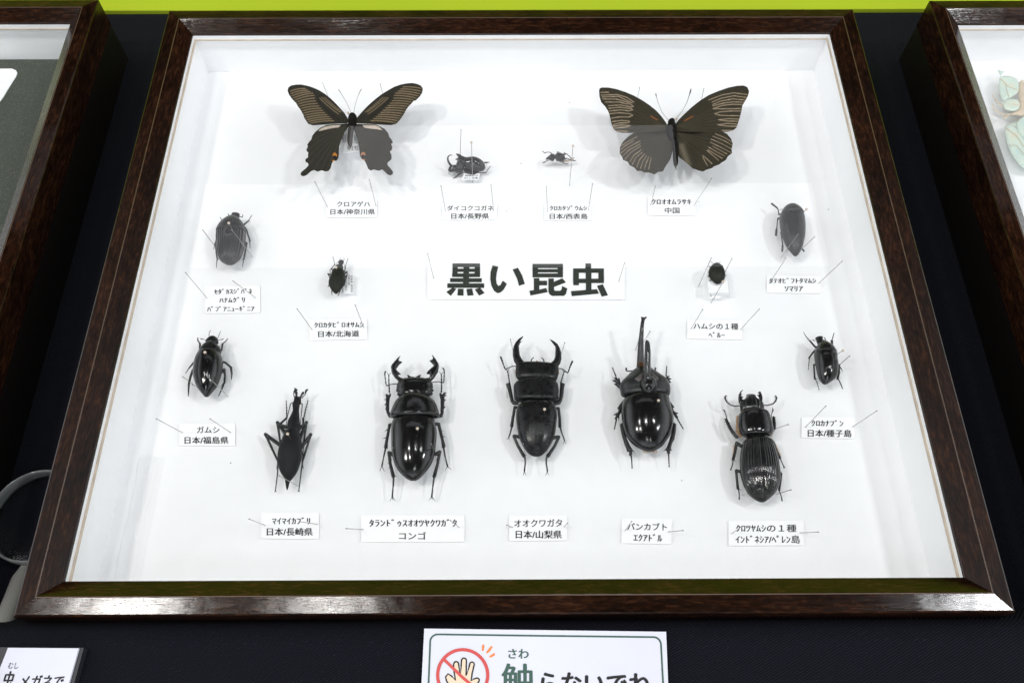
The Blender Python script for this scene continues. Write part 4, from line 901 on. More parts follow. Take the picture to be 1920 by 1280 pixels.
# ------------------------------------------------------------------ stag beetle with hooked jaws
F = Fr(700, 655, 9.144, -34.0); G = F.sub(700, 780, 7.757)
b = insect('stag_beetle', G, 580, 400, 'big mirror black stag beetle with forked hook-tipped jaws', 'beetle')
shell('elytra', M['gloss'], b, G, [(420, 52, 780, 46), (290, 72, 888, 58), (264, 130, 905, 120), (258, 220, 922, 200), (260, 320, 923, 300), (262, 420, 912, 420), (268, 520, 900, 520), (282, 600, 885, 600), (305, 690, 850, 690), (346, 770, 800, 770), (402, 840, 740, 840), (472, 902, 680, 900), (545, 940, 618, 938)], 9.5, .5, n=60, seg=70, seam=.10, arch=.3, dome=.8)
shell('neck', M['satin'], b, G, [(420, 20, 760, 15), (405, 45, 770, 40), (400, 80, 790, 70)], 3.5, .6, n=10, pw=.5, dz=-1)
shell('pronotum', M['gloss'], b, F, [(560, 780, 860, 785), (440, 835, 965, 828), (385, 890, 1040, 880), (345, 960, 1085, 950), (312, 1040, 1112, 1030), (288, 1110, 1132, 1105), (290, 1155, 1140, 1150), (360, 1190, 1060, 1182), (490, 1207, 920, 1202)], 8.6, .5, n=44, seg=60, pw=.5)
shell('head', M['gloss'], b, F, [(500, 505, 900, 500), (438, 545, 975, 532), (404, 600, 1020, 590), (400, 650, 1012, 645), (393, 695, 1024, 695), (412, 740, 1012, 735), (408, 780, 1022, 765), (440, 810, 965, 805), (470, 835, 950, 830)], 5.2, .6, n=44, seg=50, flat=True, seam=.0)
mb = MB()
for (x, y, r) in [(462, 560, 30), (520, 535, 24), (585, 560, 26), (640, 540, 20), (705, 552, 26), (765, 545, 22), (830, 552, 26), (890, 530, 24), (945, 548, 30), (418, 650, 24), (412, 705, 26), (425, 765, 22), (1004, 645, 24), (1010, 700, 26), (998, 752, 22)]:
    mb.ball(F.w(x, y, 2.6 if 450 < x < 960 else .5), r * F.mm(x, y), sz=.8)
mb.done('head_tubercle', M['gloss'], b)
pillow('clypeus', M['gloss'], b, F, [(572, 440), (602, 434), (640, 460), (720, 470), (790, 437), (822, 430), (800, 478), (838, 500), (850, 545), (580, 545), (585, 500), (592, 470)], 14, 1.3, 22, 1.5)
pillow('mandible', M['gloss'], b, F, [(440, 555), (365, 485), (312, 400), (297, 300), (322, 255), (380, 188), (430, 132), (468, 102), (445, 150), (440, 175), (452, 205), (502, 212), (470, 240), (450, 255), (395, 330), (402, 350), (440, 390), (478, 432), (432, 430), (430, 460), (490, 490), (530, 495), (540, 560)], 14, 2.2, 45, .8)
pillow('mandible', M['gloss'], b, F, [(985, 555), (1055, 475), (1110, 390), (1128, 290), (1120, 240), (1070, 160), (1030, 112), (997, 85), (1015, 125), (1020, 145), (1008, 180), (955, 188), (985, 220), (1042, 280), (1000, 312), (945, 360), (905, 415), (960, 425), (972, 450), (945, 490), (890, 490), (890, 550)], 14, 2.2, 45, .8)
feeler(b, F, [(420, 588, 9), (300, 598, 8), (222, 622, 12)], -1, 0, extra=()); feeler(b, F, [(222, 622, 9), (205, 500, 9), (195, 410, 11), (206, 378, 14), (222, 385, 8)], 0, 0, bead=6)
feeler(b, F, [(1005, 562, 9), (1110, 552, 8), (1208, 566, 12)], -1, 0); feeler(b, F, [(1208, 566, 9), (1213, 470, 9), (1216, 370, 11), (1206, 330, 12), (1185, 318, 9)], 0, 0, bead=6)
for sx, tib, tar, cl, fem, foot in ((-1, [(185, 765), (214, 776), (230, 750), (245, 772), (270, 776), (290, 740), (307, 780), (282, 840), (274, 950), (272, 1060), (225, 1062), (204, 1030), (215, 960), (180, 943), (212, 935), (212, 868), (178, 856), (212, 848), (212, 790)],
     [(275, 745, 13), (272, 650, 13), (266, 560, 11), (266, 440, 9)], ((300, 400), (232, 395)), [(240, 1055, 24), (285, 1140, 32), (345, 1160, 26)], None),
    (1, [(1128, 772), (1146, 735), (1170, 762), (1190, 762), (1210, 730), (1262, 740), (1226, 762), (1255, 790), (1222, 802), (1222, 855), (1255, 868), (1222, 882), (1218, 970), (1240, 985), (1214, 1010), (1205, 1065), (1148, 1065), (1152, 960), (1150, 850)],
     [(1165, 745, 13), (1170, 650, 13), (1168, 560, 11), (1165, 430, 9)], ((1128, 378), (1195, 385)), [(1190, 1055, 24), (1160, 1140, 32), (1080, 1160, 26)], None)):
    mb = MB(); pillow('', None, None, F, tib, 12, 1.3, 22, -2.0, mb=mb)
    limb(mb, F, tar, -2.5, -3.5, 6); limb(mb, F, fem, -2, -2)
    for c in cl: limb(mb, F, [(tar[-1][0], tar[-1][1], 7), (*c, 3)], -3.5, -3.8)
    mb.done('leg', M['leg'], b)
leg(b, G, [[(275, 115, 24), (235, 130, 26)], [(235, 135, 22), (190, 380, 22), (182, 445, 28)], [(180, 455, 15), (150, 590, 11)], [(150, 590, 8), (125, 720, 13)]] + claws(125, 725, (92, 795), (160, 802)), [(205, 190, 163, 228, 10), (188, 310, 133, 327, 10), (205, 450, 205, 480, 8), (165, 440, 148, 455, 8)], -2, -6)
leg(b, G, [[(890, 110, 26), (950, 118, 28)], [(952, 125, 24), (1005, 340, 22), (1025, 435, 28)], [(1022, 450, 15), (1045, 590, 11)], [(1045, 590, 8), (1078, 722, 13)]] + claws(1080, 728, (1045, 787), (1128, 772)), [(980, 200, 1015, 216, 10), (1000, 290, 1050, 307, 10), (1000, 445, 1000, 468, 8)], -2, -6)
leg(b, G, [[(285, 560, 30), (228, 530, 28)], [(226, 535, 24), (245, 690, 22), (290, 870, 28)], [(295, 885, 15), (288, 1020, 12)], [(286, 1020, 9), (275, 1165, 13)]] + claws(274, 1165, (242, 1235), (318, 1228), (285, 1225)), [(232, 680, 205, 682, 9), (240, 740, 218, 757, 9), (305, 865, 340, 884, 10), (275, 865, 265, 885, 8)], -2, -6)
leg(b, G, [[(900, 555, 30), (965, 520, 28)], [(965, 525, 24), (935, 690, 22), (888, 870, 28)], [(882, 885, 15), (866, 1020, 12)], [(865, 1020, 9), (850, 1165, 13)]] + claws(850, 1165, (808, 1222), (892, 1225), (855, 1215)), [(945, 680, 965, 685, 9), (930, 740, 945, 742, 9), (870, 865, 850, 885, 10)], -2, -6)

# ------------------------------------------------------------------ stag beetle with smooth curved jaws
F = Fr(920, 620, 9.143, -34.5); G = F.sub(920, 750, 8.535)
b = insect('stag_beetle', G, 730, 400, 'satin black stag beetle with smooth inward curved jaws', 'beetle')
shell('elytra', M['satin'], b, G, [(500, 72, 960, 72), (438, 95, 1030, 95), (410, 180, 1056, 170), (404, 260, 1066, 250), (411, 350, 1056, 350), (425, 450, 1046, 450), (441, 540, 1030, 540), (470, 640, 1000, 640), (512, 730, 950, 730), (572, 820, 890, 820), (640, 880, 820, 880), (700, 902, 760, 902)], 7.6, .5, n=54, seg=70, seam=.2, grooves=8, gd=.06, arch=.3, dome=.75)
shell('neck', M['satin'], b, G, [(480, 20, 990, 20), (500, 50, 960, 50), (520, 90, 930, 90)], 4.0, .6, n=10, pw=.4, dz=-1)
shell('pronotum', M['satin'], b, F, [(500, 868, 1090, 872), (425, 900, 1140, 905), (392, 955, 1160, 960), (394, 1040, 1168, 1050), (400, 1110, 1166, 1120), (405, 1165, 1172, 1170), (430, 1200, 1150, 1205), (500, 1218, 1090, 1222)], 7.0, .5, n=34, seg=60, pw=.45, dome=.7)
shell('head', M['satin'], b, F, [(560, 548, 1040, 560), (445, 570, 1150, 600), (428, 640, 1166, 650), (425, 700, 1166, 715), (430, 780, 1152, 792), (470, 840, 1124, 855), (520, 872, 1090, 880)], 5.0, .6, n=34, seg=60, flat=True, dome=.65)
pillow('mandible', M['satin'], b, F, [(445, 595), (400, 525), (378, 430), (377, 340), (393, 260), (430, 190), (480, 138), (560, 86), (548, 120), (500, 185), (540, 174), (505, 212), (487, 260), (490, 340), (503, 420), (540, 490), (585, 545), (650, 565), (640, 620), (500, 630)], 15, 2.1, 50, .6)
pillow('mandible', M['satin'], b, F, [(1155, 615), (1195, 560), (1214, 480), (1212, 380), (1190, 300), (1150, 230), (1080, 175), (1008, 142), (1060, 210), (1106, 268), (1108, 340), (1104, 440), (1075, 510), (1020, 555), (960, 570), (960, 630), (1100, 640)], 15, 2.1, 50, .6)
feeler(b, F, [(440, 612, 9), (370, 606, 9), (310, 635, 9), (248, 660, 13)], -1, 0); feeler(b, F, [(248, 660, 10), (212, 560, 11), (185, 480, 16), (168, 445, 15)], 0, 0, bead=5)
feeler(b, F, [(1160, 645, 9), (1220, 650, 9), (1265, 685, 10), (1325, 722, 13)], -1, 0); feeler(b, F, [(1325, 722, 10), (1358, 620, 11), (1388, 550, 16), (1405, 518, 15)], 0, 0, bead=5)
feeler(b, F, [(697, 580, 11), (692, 530, 10), (705, 485, 10), (737, 455, 8)], name='palp'); feeler(b, F, [(908, 585, 11), (918, 535, 10), (905, 490, 10), (872, 457, 8)], name='palp')
mb = MB(); limb(mb, F, [(765, 578, 14), (790, 515, 11)], 0); limb(mb, F, [(828, 580, 14), (792, 515, 10)], 0); mb.done('mouthpart', M['amber'], b)
for e in ((434, 700), (1158, 722)):
    mb = MB(); mb.ball(F.w(*e, .8), 1.1, sx=.6, sy=1.3); mb.done('eye', M['eye'], b)
for tib, tar, cl, fem, sp in (
    ([(300, 908, 42), (320, 980, 36), (335, 1050, 34), (362, 1175, 30)], [(325, 915, 13), (315, 830, 11), (290, 690, 10)], ((262, 668), (316, 662)), [(360, 1180, 32), (395, 1235, 36), (480, 1245, 26)], [(275, 940 + 32 * i, 292 - 8 + i * 4 - 10, 950 + 32 * i, 9) for i in range(7)]),
    ([(1232, 908, 42), (1222, 980, 38), (1215, 1060, 36), (1200, 1180, 30)], [(1195, 915, 13), (1222, 820, 11), (1262, 690, 10)], ((1245, 668), (1285, 680)), [(1200, 1180, 30), (1165, 1238, 34), (1080, 1255, 26)], [(1258 - i * 2, 940 + 32 * i, 1264 - i * 3, 952 + 32 * i, 9) for i in range(7)])):
    mb = MB(); limb(mb, F, tib, -2, -2); limb(mb, F, tar, -2.5, -3, 5); limb(mb, F, fem, -2, -2)
    for c in cl: limb(mb, F, [(tar[-1][0], tar[-1][1], 8), (*c, 4)], -3)
    for s_ in sp: spine(mb, F, *s_, -2)
    spine(mb, F, tib[0][0], tib[0][1], tib[0][0] + (-42 if tib[0][0] < 600 else 35), tib[0][1] + 15, 18, -2)
    mb.done('leg', M['leg'], b)
leg(b, G, [[(440, 120, 24), (388, 112, 25)], [(385, 118, 24), (355, 290, 23), (338, 410, 28)], [(340, 415, 15), (315, 520, 11), (290, 590, 11)]] + claws(290, 590, (252, 632), (298, 642)), [(340, 270, 328, 280, 7), (315, 400, 305, 408, 7)], -2, -6, beadlast=0)
leg(b, G, [[(1030, 130, 24), (1085, 132, 25)], [(1088, 138, 24), (1105, 290, 23), (1108, 420, 28)], [(1112, 425, 15), (1140, 530, 11), (1180, 640, 11)]] + claws(1180, 640, (1160, 703), (1198, 692)), [(1120, 290, 1130, 300, 7), (1125, 415, 1138, 428, 7)], -2, -6)
leg(b, G, [[(470, 590, 34), (375, 570, 27)], [(370, 575, 24), (430, 720, 24), (530, 890, 30)], [(545, 900, 16), (555, 1000, 12), (540, 1130, 13)]] + claws(540, 1135, (518, 1203), (566, 1203)), [(545, 870, 578, 888, 9)] + [(555, 930 + 35 * i, 574, 942 + 35 * i, 8) for i in range(3)], -2, -6)
leg(b, G, [[(1000, 600, 34), (1088, 585, 27)], [(1092, 590, 24), (1020, 740, 24), (920, 890, 30)], [(898, 900, 16), (890, 1000, 12), (908, 1130, 13)]] + claws(908, 1135, (876, 1203), (926, 1203)), [(905, 870, 875, 888, 9)] + [(885, 930 + 35 * i, 868, 942 + 35 * i, 8) for i in range(3)], -2, -6)

# ------------------------------------------------------------------ long-horned rhinoceros beetle
F = Fr(1130, 585, 8.0, -33.5); G = F.sub(1130, 730, 8.259)
b = insect('rhinoceros_beetle', G, 690, 500, 'glossy black rhinoceros beetle with two very long upright horns', 'beetle')
shell('elytra', M['gloss'], b, G, [(470, 92, 880, 85), (345, 135, 1012, 112), (308, 200, 1042, 200), (290, 300, 1066, 300), (291, 400, 1090, 400), (300, 500, 1096, 500), (322, 600, 1080, 600), (356, 700, 1046, 700), (422, 800, 982, 800), (512, 882, 920, 880), (602, 932, 850, 927), (690, 962, 790, 960)], 10.0, .5, n=60, seg=70, seam=.3, arch=.3)
shell('pronotum', M['grain'], b, F, [(540, 825, 720, 845), (440, 888, 800, 903), (350, 978, 892, 965), (278, 1055, 968, 1025), (250, 1120, 1006, 1100), (264, 1190, 1016, 1170), (290, 1262, 992, 1252), (420, 1275, 860, 1262)], 9.0, .5, n=40, seg=60, pw=.6)
shell('pronotum_crest', M['gloss'], b, F, [(640, 920, 712, 920), (610, 985, 740, 980), (560, 1040, 800, 1030), (542, 1090, 818, 1080), (548, 1150, 818, 1150), (590, 1210, 780, 1205), (640, 1245, 740, 1240)], 6.0, .3, n=30, seg=40, dz=6.5, pw=.6)
pillow('side_lobe', M['plate'], b, F, [(540, 1046), (468, 1002), (550, 945), (620, 895), (616, 980), (590, 1030)], 16, .8, 30, 8.5)
pillow('side_lobe', M['plate'], b, F, [(716, 890), (780, 935), (842, 988), (825, 1026), (765, 1032), (722, 975)], 16, .8, 30, 8.5)
feeler(b, F, [(680, 1100, 90), (672, 1000, 66), (668, 900, 54), (670, 750, 50), (675, 600, 46), (672, 500, 40), (668, 455, 34), (660, 432, 18)], 9, 19, 'thorax_horn', 'gloss')
feeler(b, F, [(565, 860, 62), (567, 750, 54), (570, 600, 48), (572, 480, 42), (580, 350, 33), (590, 220, 28), (600, 140, 26)], 1, 13, 'head_horn', 'grain')
mb = MB(); limb(mb, F, [(600, 145, 24), (608, 105, 28), (615, 90, 26)], 13); limb(mb, F, [(605, 105, 20), (580, 76, 12)], 13); limb(mb, F, [(612, 105, 20), (655, 76, 12)], 13); mb.done('horn_fork', M['grain'], b)
mb = MB(); rr = random.Random(5)
for i in range(160):
    x, y = 578 + rr.uniform(-38, 38), 790 + rr.uniform(-20, 30); spine(mb, F, x, y, x + rr.uniform(-14, 14), y - rr.uniform(25, 55), 3, 3.5 + rr.uniform(0, 3.5))
mb.done('hair_tuft', M['tuft'], b)
mb = MB()
for i in range(70):
    x = rr.uniform(625, 840); y = 955 - abs(x - 735) * .08; spine(mb, G, x, y, x + rr.uniform(-8, 8), y + rr.uniform(25, 45), 2.5, -3)
mb.done('hair_fringe', M['hair'], b)
feeler(b, F, [(470, 875, 9), (372, 886, 10), (352, 870, 12), (355, 838, 15)]); feeler(b, F, [(770, 885, 9), (788, 880, 11), (790, 835, 14)])
for tib, tar, up in (([(145, 968), (182, 986), (198, 962), (232, 1004), (245, 970), (262, 1010), (272, 1080), (300, 1140), (250, 1150), (210, 1112), (163, 1074), (206, 1066), (133, 1020), (190, 1012)], [(200, 965, 12), (175, 905, 10), (150, 840, 8)], F),
    ([(898, 970), (930, 1000), (962, 956), (1012, 955), (985, 985), (1042, 1000), (995, 1020), (1032, 1050), (1000, 1066), (1005, 1120), (950, 1150), (925, 1040)], [(950, 965, 11), (955, 900, 9), (960, 820, 8)], F),
    ([(325, 148), (262, 230), (224, 290), (242, 310), (235, 350), (158, 392), (206, 400), (178, 460), (214, 456), (238, 432), (250, 492), (262, 400), (310, 320), (340, 200)], [(215, 450, 15), (200, 520, 11), (183, 608, 9)], G),
    ([(1035, 165), (1112, 272), (1088, 292), (1110, 345), (1172, 366), (1142, 385), (1172, 430), (1130, 440), (1075, 340), (1040, 250)], [(1140, 420, 14), (1185, 500, 11), (1243, 600, 9)], G),
    ([(300, 512), (264, 540), (275, 620), (300, 730), (330, 830), (383, 970), (412, 962), (406, 1016), (432, 1030), (462, 1005), (457, 952), (517, 992), (462, 930), (420, 860), (372, 750), (345, 620)], [(440, 1015, 14), (450, 1100, 11), (456, 1212, 9)], G),
    ([(1090, 500), (1142, 535), (1136, 650), (1110, 780), (1080, 830), (1058, 910), (1072, 952), (1044, 940), (1050, 990), (1000, 990), (984, 940), (938, 956), (990, 898), (1030, 790), (1070, 640)], [(1020, 985, 14), (1025, 1080, 11), (1030, 1192, 9)], G)):
    mb = MB(); pillow('', None, None, up, tib, 14, 1.6, 26, -2.5, mb=mb); limb(mb, up, tar, -3, -5, 5)
    e = tar[-1]; d = np.array(tar[-1][:2], float) - np.array(tar[-2][:2]); d /= np.linalg.norm(d)
    for s_ in (-1, 1): limb(mb, up, [(e[0], e[1], 5), (e[0] + d[0] * 14 - s_ * d[1] * 10, e[1] + d[1] * 14 + s_ * d[0] * 10, 3)], -5)
    mb.done('leg', M['leg'], b)

# ------------------------------------------------------------------ bess beetle with comb antennae
F = Fr(1340, 720, 11.64, -35.0); G = F.sub(1340, 815, 9.481)
b = insect('bess_beetle', G, 800, 600, 'long waisted black bess beetle with comb antennae and orange brown fringes', 'beetle')
shell('elytra', M['gloss'], b, G, [(545, 112, 990, 100), (500, 130, 1035, 125), (470, 230, 1060, 220), (452, 350, 1095, 330), (442, 480, 1130, 460), (444, 590, 1150, 590), (455, 700, 1162, 700), (480, 800, 1160, 800), (520, 920, 1140, 900), (580, 1030, 1080, 1030), (660, 1110, 1000, 1110), (740, 1166, 930, 1166), (812, 1197, 880, 1196)], 9.0, .5, n=80, seg=130, grooves=15, gd=.5, seam=.25, arch=.3, dome=.8)
shell('waist', M['satin'], b, G, [(580, 20, 880, 20), (570, 60, 890, 60), (550, 115, 960, 110)], 4.5, .6, n=10, pw=.5, dz=-.5)
shell('pronotum', M['gloss'], b, F, [(640, 608, 1060, 602), (545, 640, 1150, 622), (512, 700, 1195, 690), (505, 800, 1230, 780), (504, 880, 1252, 870), (515, 965, 1266, 950), (545, 1055, 1270, 1055), (605, 1125, 1225, 1130), (720, 1162, 1090, 1162)], 7.6, .5, n=40, seg=60, seam=.2, pw=.45, dome=.75)
shell('head', M['gloss'], b, F, [(690, 235, 885, 245), (690, 275, 890, 275), (655, 325, 915, 325), (575, 390, 1020, 385), (548, 460, 1070, 450), (556, 550, 1078, 550), (575, 620, 1065, 615)], 4.6, .6, n=36, seg=60, flat=True, grooves=6, gd=.5)
pillow('mandible', M['gloss'], b, F, [(560, 450), (518, 385), (511, 300), (525, 220), (560, 160), (627, 108), (592, 165), (568, 212), (607, 225), (577, 243), (572, 265), (627, 274), (602, 300), (605, 338), (660, 345), (650, 420)], 16, 1.7, 40, .6)
pillow('mandible', M['gloss'], b, F, [(985, 420), (978, 320), (950, 258), (915, 240), (957, 228), (970, 207), (935, 180), (962, 172), (977, 148), (1002, 168), (1030, 230), (1048, 300), (1040, 420)], 16, 1.7, 40, .6)
feeler(b, F, [(545, 465, 12), (455, 482, 15), (350, 455, 14), (270, 395, 16), (232, 330, 18), (225, 275, 18), (255, 248, 14)], 0, 0, extra=[(238, 268, 278, 252, 9), (240, 300, 286, 286, 9), (248, 345, 296, 326, 9), (272, 385, 304, 362, 9), (305, 415, 330, 398, 9)])
feeler(b, F, [(1072, 455, 12), (1145, 462, 15), (1270, 430, 14), (1332, 370, 17), (1352, 300, 18), (1328, 248, 15)], 0, 0, extra=[(1330, 270, 1285, 262, 9), (1340, 310, 1284, 292, 9), (1332, 350, 1284, 328, 9), (1310, 385, 1282, 364, 9), (1285, 415, 1260, 396, 9)])
mb = MB(); rr = random.Random(8)
def fringe(P, Q, out, n, F=F, ln=(20, 45), r=3.5, dz=-2.5):
    for i in range(n):
        t = rr.random(); x = P[0] + (Q[0] - P[0]) * t; y = P[1] + (Q[1] - P[1]) * t; l = rr.uniform(*ln)
        spine(mb, F, x, y, x + out[0] * l + rr.uniform(-10, 10), y + out[1] * l + rr.uniform(-12, 12), r, dz + rr.uniform(-1, 1))
fringe((515, 680), (510, 1000), (-1, .1), 260, ln=(25, 65)); fringe((520, 1000), (620, 1130), (-.9, .5), 220, ln=(30, 90)); fringe((1215, 720), (1262, 1000), (.9, 0), 170, ln=(15, 45)); fringe((1268, 1000), (1200, 1140), (.7, .5), 200, ln=(20, 60))
fringe((560, 550), (580, 620), (-.7, 0), 30, ln=(10, 22)); fringe((1070, 540), (1075, 620), (.8, .2), 30, ln=(10, 25))
fringe((690, 260), (690, 300), (-.6, -.3), 25, ln=(10, 22)); fringe((700, 240), (880, 245), (0, -1), 60, ln=(8, 25)); fringe((885, 250), (890, 300), (.6, -.2), 25, ln=(10, 22))
fringe((700, 1165), (690, 1230), (-.6, .3), 50, ln=(10, 30)); fringe((1080, 1165), (1085, 1230), (.5, .3), 50, ln=(10, 25))
mb.done('hair_fringe', M['hair'], b)
mb = MB(); limb(mb, F, [(520, 1150, 34), (480, 1150, 40), (400, 1060, 40), (345, 970, 38), (300, 880, 36), (255, 780, 34), (240, 755, 22)], -2, -3)
for s_ in [(245, 765, 183, 765, 12), (255, 815, 198, 826, 12), (275, 865, 228, 885, 12), (295, 905, 262, 935, 11), (320, 975, 300, 990, 10), (330, 850, 325, 820, 8)]: spine(mb, F, *s_, -3)
limb(mb, F, [(262, 745, 12), (240, 650, 11)], -3); limb(mb, F, [(238, 645, 10), (212, 575, 17), (172, 552, 6)], -3); mb.done('leg', M['leg'], b)
mb = MB(); limb(mb, F, [(1270, 1000, 30), (1300, 960, 38), (1300, 850, 38), (1290, 740, 34), (1282, 705, 20)], -2, -3)
for s_ in [(1300, 725, 1342, 714, 12), (1315, 775, 1346, 775, 12), (1318, 830, 1346, 830, 12), (1320, 880, 1345, 886, 11)]: spine(mb, F, *s_, -3)
limb(mb, F, [(1240, 745, 9), (1245, 650, 8)], -3); limb(mb, F, [(1245, 645, 8), (1275, 560, 16), (1260, 512, 5)], -3); mb.done('leg', M['leg'], b)
leg(b, G, [[(490, 210, 36), (392, 148, 34)], [(388, 155, 30), (362, 300, 25), (330, 430, 28)], [(328, 460, 12), (312, 550, 10)], [(310, 550, 9), (286, 618, 13)]] + claws(286, 615, (270, 632), (298, 632)), [(340, 435, 378, 484, 8), (310, 440, 300, 470, 8)], -2, -5)
leg(b, G, [[(1000, 120, 28), (1042, 125, 26)], [(1045, 130, 26), (1100, 280, 24), (1155, 400, 28)], [(1160, 410, 10), (1202, 500, 9)], [(1202, 500, 8), (1237, 578, 13)]] + claws(1236, 575, (1215, 590), (1258, 582)), [(1165, 395, 1190, 408, 7)], -2, -5)
leg(b, G, [[(480, 655, 34), (388, 635, 30)], [(382, 645, 26), (395, 800, 22), (412, 950, 26)], [(425, 965, 11), (436, 1060, 10)], [(436, 1060, 9), (437, 1138, 13)]] + claws(437, 1138, (422, 1150), (452, 1150)), [(425, 945, 470, 994, 8), (395, 950, 392, 978, 8)], -2, -5)
leg(b, G, [[(1140, 640, 22), (1180, 690, 24)], [(1182, 700, 20), (1170, 840, 18), (1145, 975, 22)], [(1145, 990, 10), (1182, 1080, 10)], [(1182, 1080, 9), (1198, 1160, 13)]] + claws(1198, 1160, (1180, 1178), (1210, 1178)), [(1160, 970, 1172, 995, 7)], -3, -5)
mb = MB()
fringe((350, 180), (335, 420), (-1, .1), 70, G, (15, 40), 2.5, -4); fringe((385, 180), (360, 400), (1, .1), 40, G, (8, 22), 2.5, -4)
fringe((1060, 150), (1160, 380), (1, -.2), 80, G, (20, 45), 2.5, -4); mb.done('leg_hair', M['hair'], b)

# ------------------------------------------------------------------ pins through and beside the insects
IP = 'pins through the insects'; BP = 'pins bracing the insects'
def ipin(head, lab, zh, base=None):
    h = at(head[0], head[1], zh)
    bb = base or None
    if bb is None:
        d = CAM_P; # stands upright below its head
        M_ = _M.T @ (np.array([h[0], h[1], FLOOR]) - CAM_P); bb = (960 + CAM_F * M_[0] / -M_[2], 640 - CAM_F * M_[1] / -M_[2])
    return pin(head, bb, lab, IP, True, zh)
ipin((652.8, 211.7), 'bead headed pin through the tailed butterfly body', -17.5)
ipin((1268.6, 222.8), 'bead headed pin through the stripe-tipped butterfly body', -17)
ipin((883.8, 267), 'bead headed pin through the horned dung beetle', -13, (886.5, 343))
ipin((1074.3, 273.6), 'bead headed pin through the tan paper point of the weevil', -13, (1067.8, 348.7))
ipin((429, 418.4), 'bead headed pin through the ribbed oval chafer', -18, (446, 445))
ipin((630, 501), 'bead headed pin through the small ground beetle', -25)
ipin((1512, 392.4), 'bead headed pin beside the jewel beetle shoulder', -22, (1497, 410))
ipin((1355.6, 528), 'bead headed pin through the leaf beetle mount card', -26, (1332.7, 569))
ipin((384.3, 660.4), 'bead headed pin through the oval water beetle', -21)
ipin((1580.3, 657), 'steel pin at the shoulder of the small glossy chafer', -24, (1563, 668))
ipin((539.2, 813), 'bead headed pin through the slender ground beetle', -21)
ipin((782.6, 803), 'bead headed pin through the hook-jawed stag beetle', -19)
ipin((1021, 767), 'bead headed pin through the smooth-jawed stag beetle', -21)
ipin((1234.6, 750.5), 'bead headed pin through the rhinoceros beetle', -20)
def brace(h, bs_, lab): return pin(h, bs_, lab, BP)
for h, q, lab in [((604.7, 155.7), (617, 186), 'steel pin behind the left forewing of the tailed butterfly'), ((712.9, 157.5), (720, 186), 'steel pin behind the right forewing of the tailed butterfly'),
    ((1199.4, 164.5), (1193, 195), 'steel pin behind the left forewing of the stripe-tipped butterfly'), ((1319.8, 167), (1313, 196), 'steel pin behind the right forewing of the stripe-tipped butterfly'),
    ((864.4, 243.7), (862.5, 303), 'tall steel pin behind the horned dung beetle'),
    ((380, 431), (414, 476), 'steel pin leaning at the left flank of the ribbed chafer'), ((434.5, 430.6), (474, 482.3), 'steel pin crossing the wing cases of the ribbed chafer'),
    ((1496.5, 439.3), (1464.6, 482.4), 'steel pin crossing the wing cases of the jewel beetle'), ((1527, 444.3), (1495, 475), 'steel pin leaning at the right tail of the jewel beetle'),
    ((1333.8, 483.5), (1309.4, 537.9), 'steel pin left of the leaf beetle mount card'), ((1372.4, 484.6), (1352, 525), 'steel pin at the right edge of the leaf beetle mount card'),
    ((342.3, 705.7), (376, 731), 'steel pin leaning at the left flank of the oval water beetle'), ((382.4, 698.4), (427.7, 743.4), 'steel pin crossing the wing cases of the oval water beetle'),
    ((1593, 667), (1562, 695), 'steel pin leaning at the right flank of the small glossy chafer'),
    ((523.5, 891.4), (559.6, 911), 'steel pin crossing the tail of the slender ground beetle'),
    ((808.5, 832), (819, 862), 'steel pin on the right wing case edge of the hook-jawed stag beetle'), ((736.5, 839), (734, 862), 'steel pin at the left wing case edge of the hook-jawed stag beetle'),
    ((957, 636), (962, 658), 'steel pin outside the left jaw of the smooth-jawed stag beetle'), ((1058.9, 642.3), (1052, 664), 'steel pin outside the right jaw of the smooth-jawed stag beetle'),
    ((981, 831), (984.5, 850), 'steel pin at the left tail of the smooth-jawed stag beetle'), ((1027, 839.8), (1025, 852), 'steel pin at the right tail of the smooth-jawed stag beetle'),
    ((1205, 615.6), (1191.6, 655.9), 'steel pin crossing the head horn of the rhinoceros beetle'), ((1218.8, 621), (1204, 646), 'steel pin right of the head horn of the rhinoceros beetle'),
    ((1399, 797.6), (1377, 809), 'steel pin over the left pronotum edge of the bess beetle'), ((1478, 795.6), (1448, 805), 'steel pin at the right pronotum edge of the bess beetle'),
    ((1424.8, 915.9), (1391, 927.6), 'steel pin over the left wing case of the bess beetle'), ((1483, 917.9), (1455, 926), 'steel pin at the right wing case of the bess beetle')]:
    brace(h, q, lab)

# ------------------------------------------------------------------ data slips
DG = 'handwritten data slips under the insects'
dl = sheet('data_label', [(641, 236), (670, 236), (674, 284), (636, 288)], -37.0, .25, M['card'], 'white data slip pinned under the tailed butterfly body', 'data label', DG)
for tx, q in (('神奈川県', [(641.5, 250), (650, 250), (649, 268), (640.5, 268)]), ('相模原', [(663, 252), (671, 252), (672, 270), (664, 270)]), ('№2 92', [(652, 274), (671, 273), (671, 281), (652, 282)])):
    lettering('lettering', tx, q, -36.8, M['greyink'], dl)
dl = sheet('data_label', [(870, 325), (900, 325), (897, 337), (866, 337)], -41.5, .25, M['card'], 'small white data slip pinned under the horned dung beetle', 'data label', DG)
for k in range(2): lettering('lettering', ('長野県佐久市', '2012 採集')[k], [(872 - k * 2, 327.5 + k * 4.5), (897, 327.5 + k * 4.5), (896, 331 + k * 4.5), (871 - k * 2, 331 + k * 4.5)], -41.3, M['greyink'], dl)
dl = sheet('data_label', [(633, 513), (663, 514), (662, 549.5), (634, 549.5)], -42.0, .25, M['card'], 'white data slip with vertical writing under the small ground beetle', 'data label', DG)
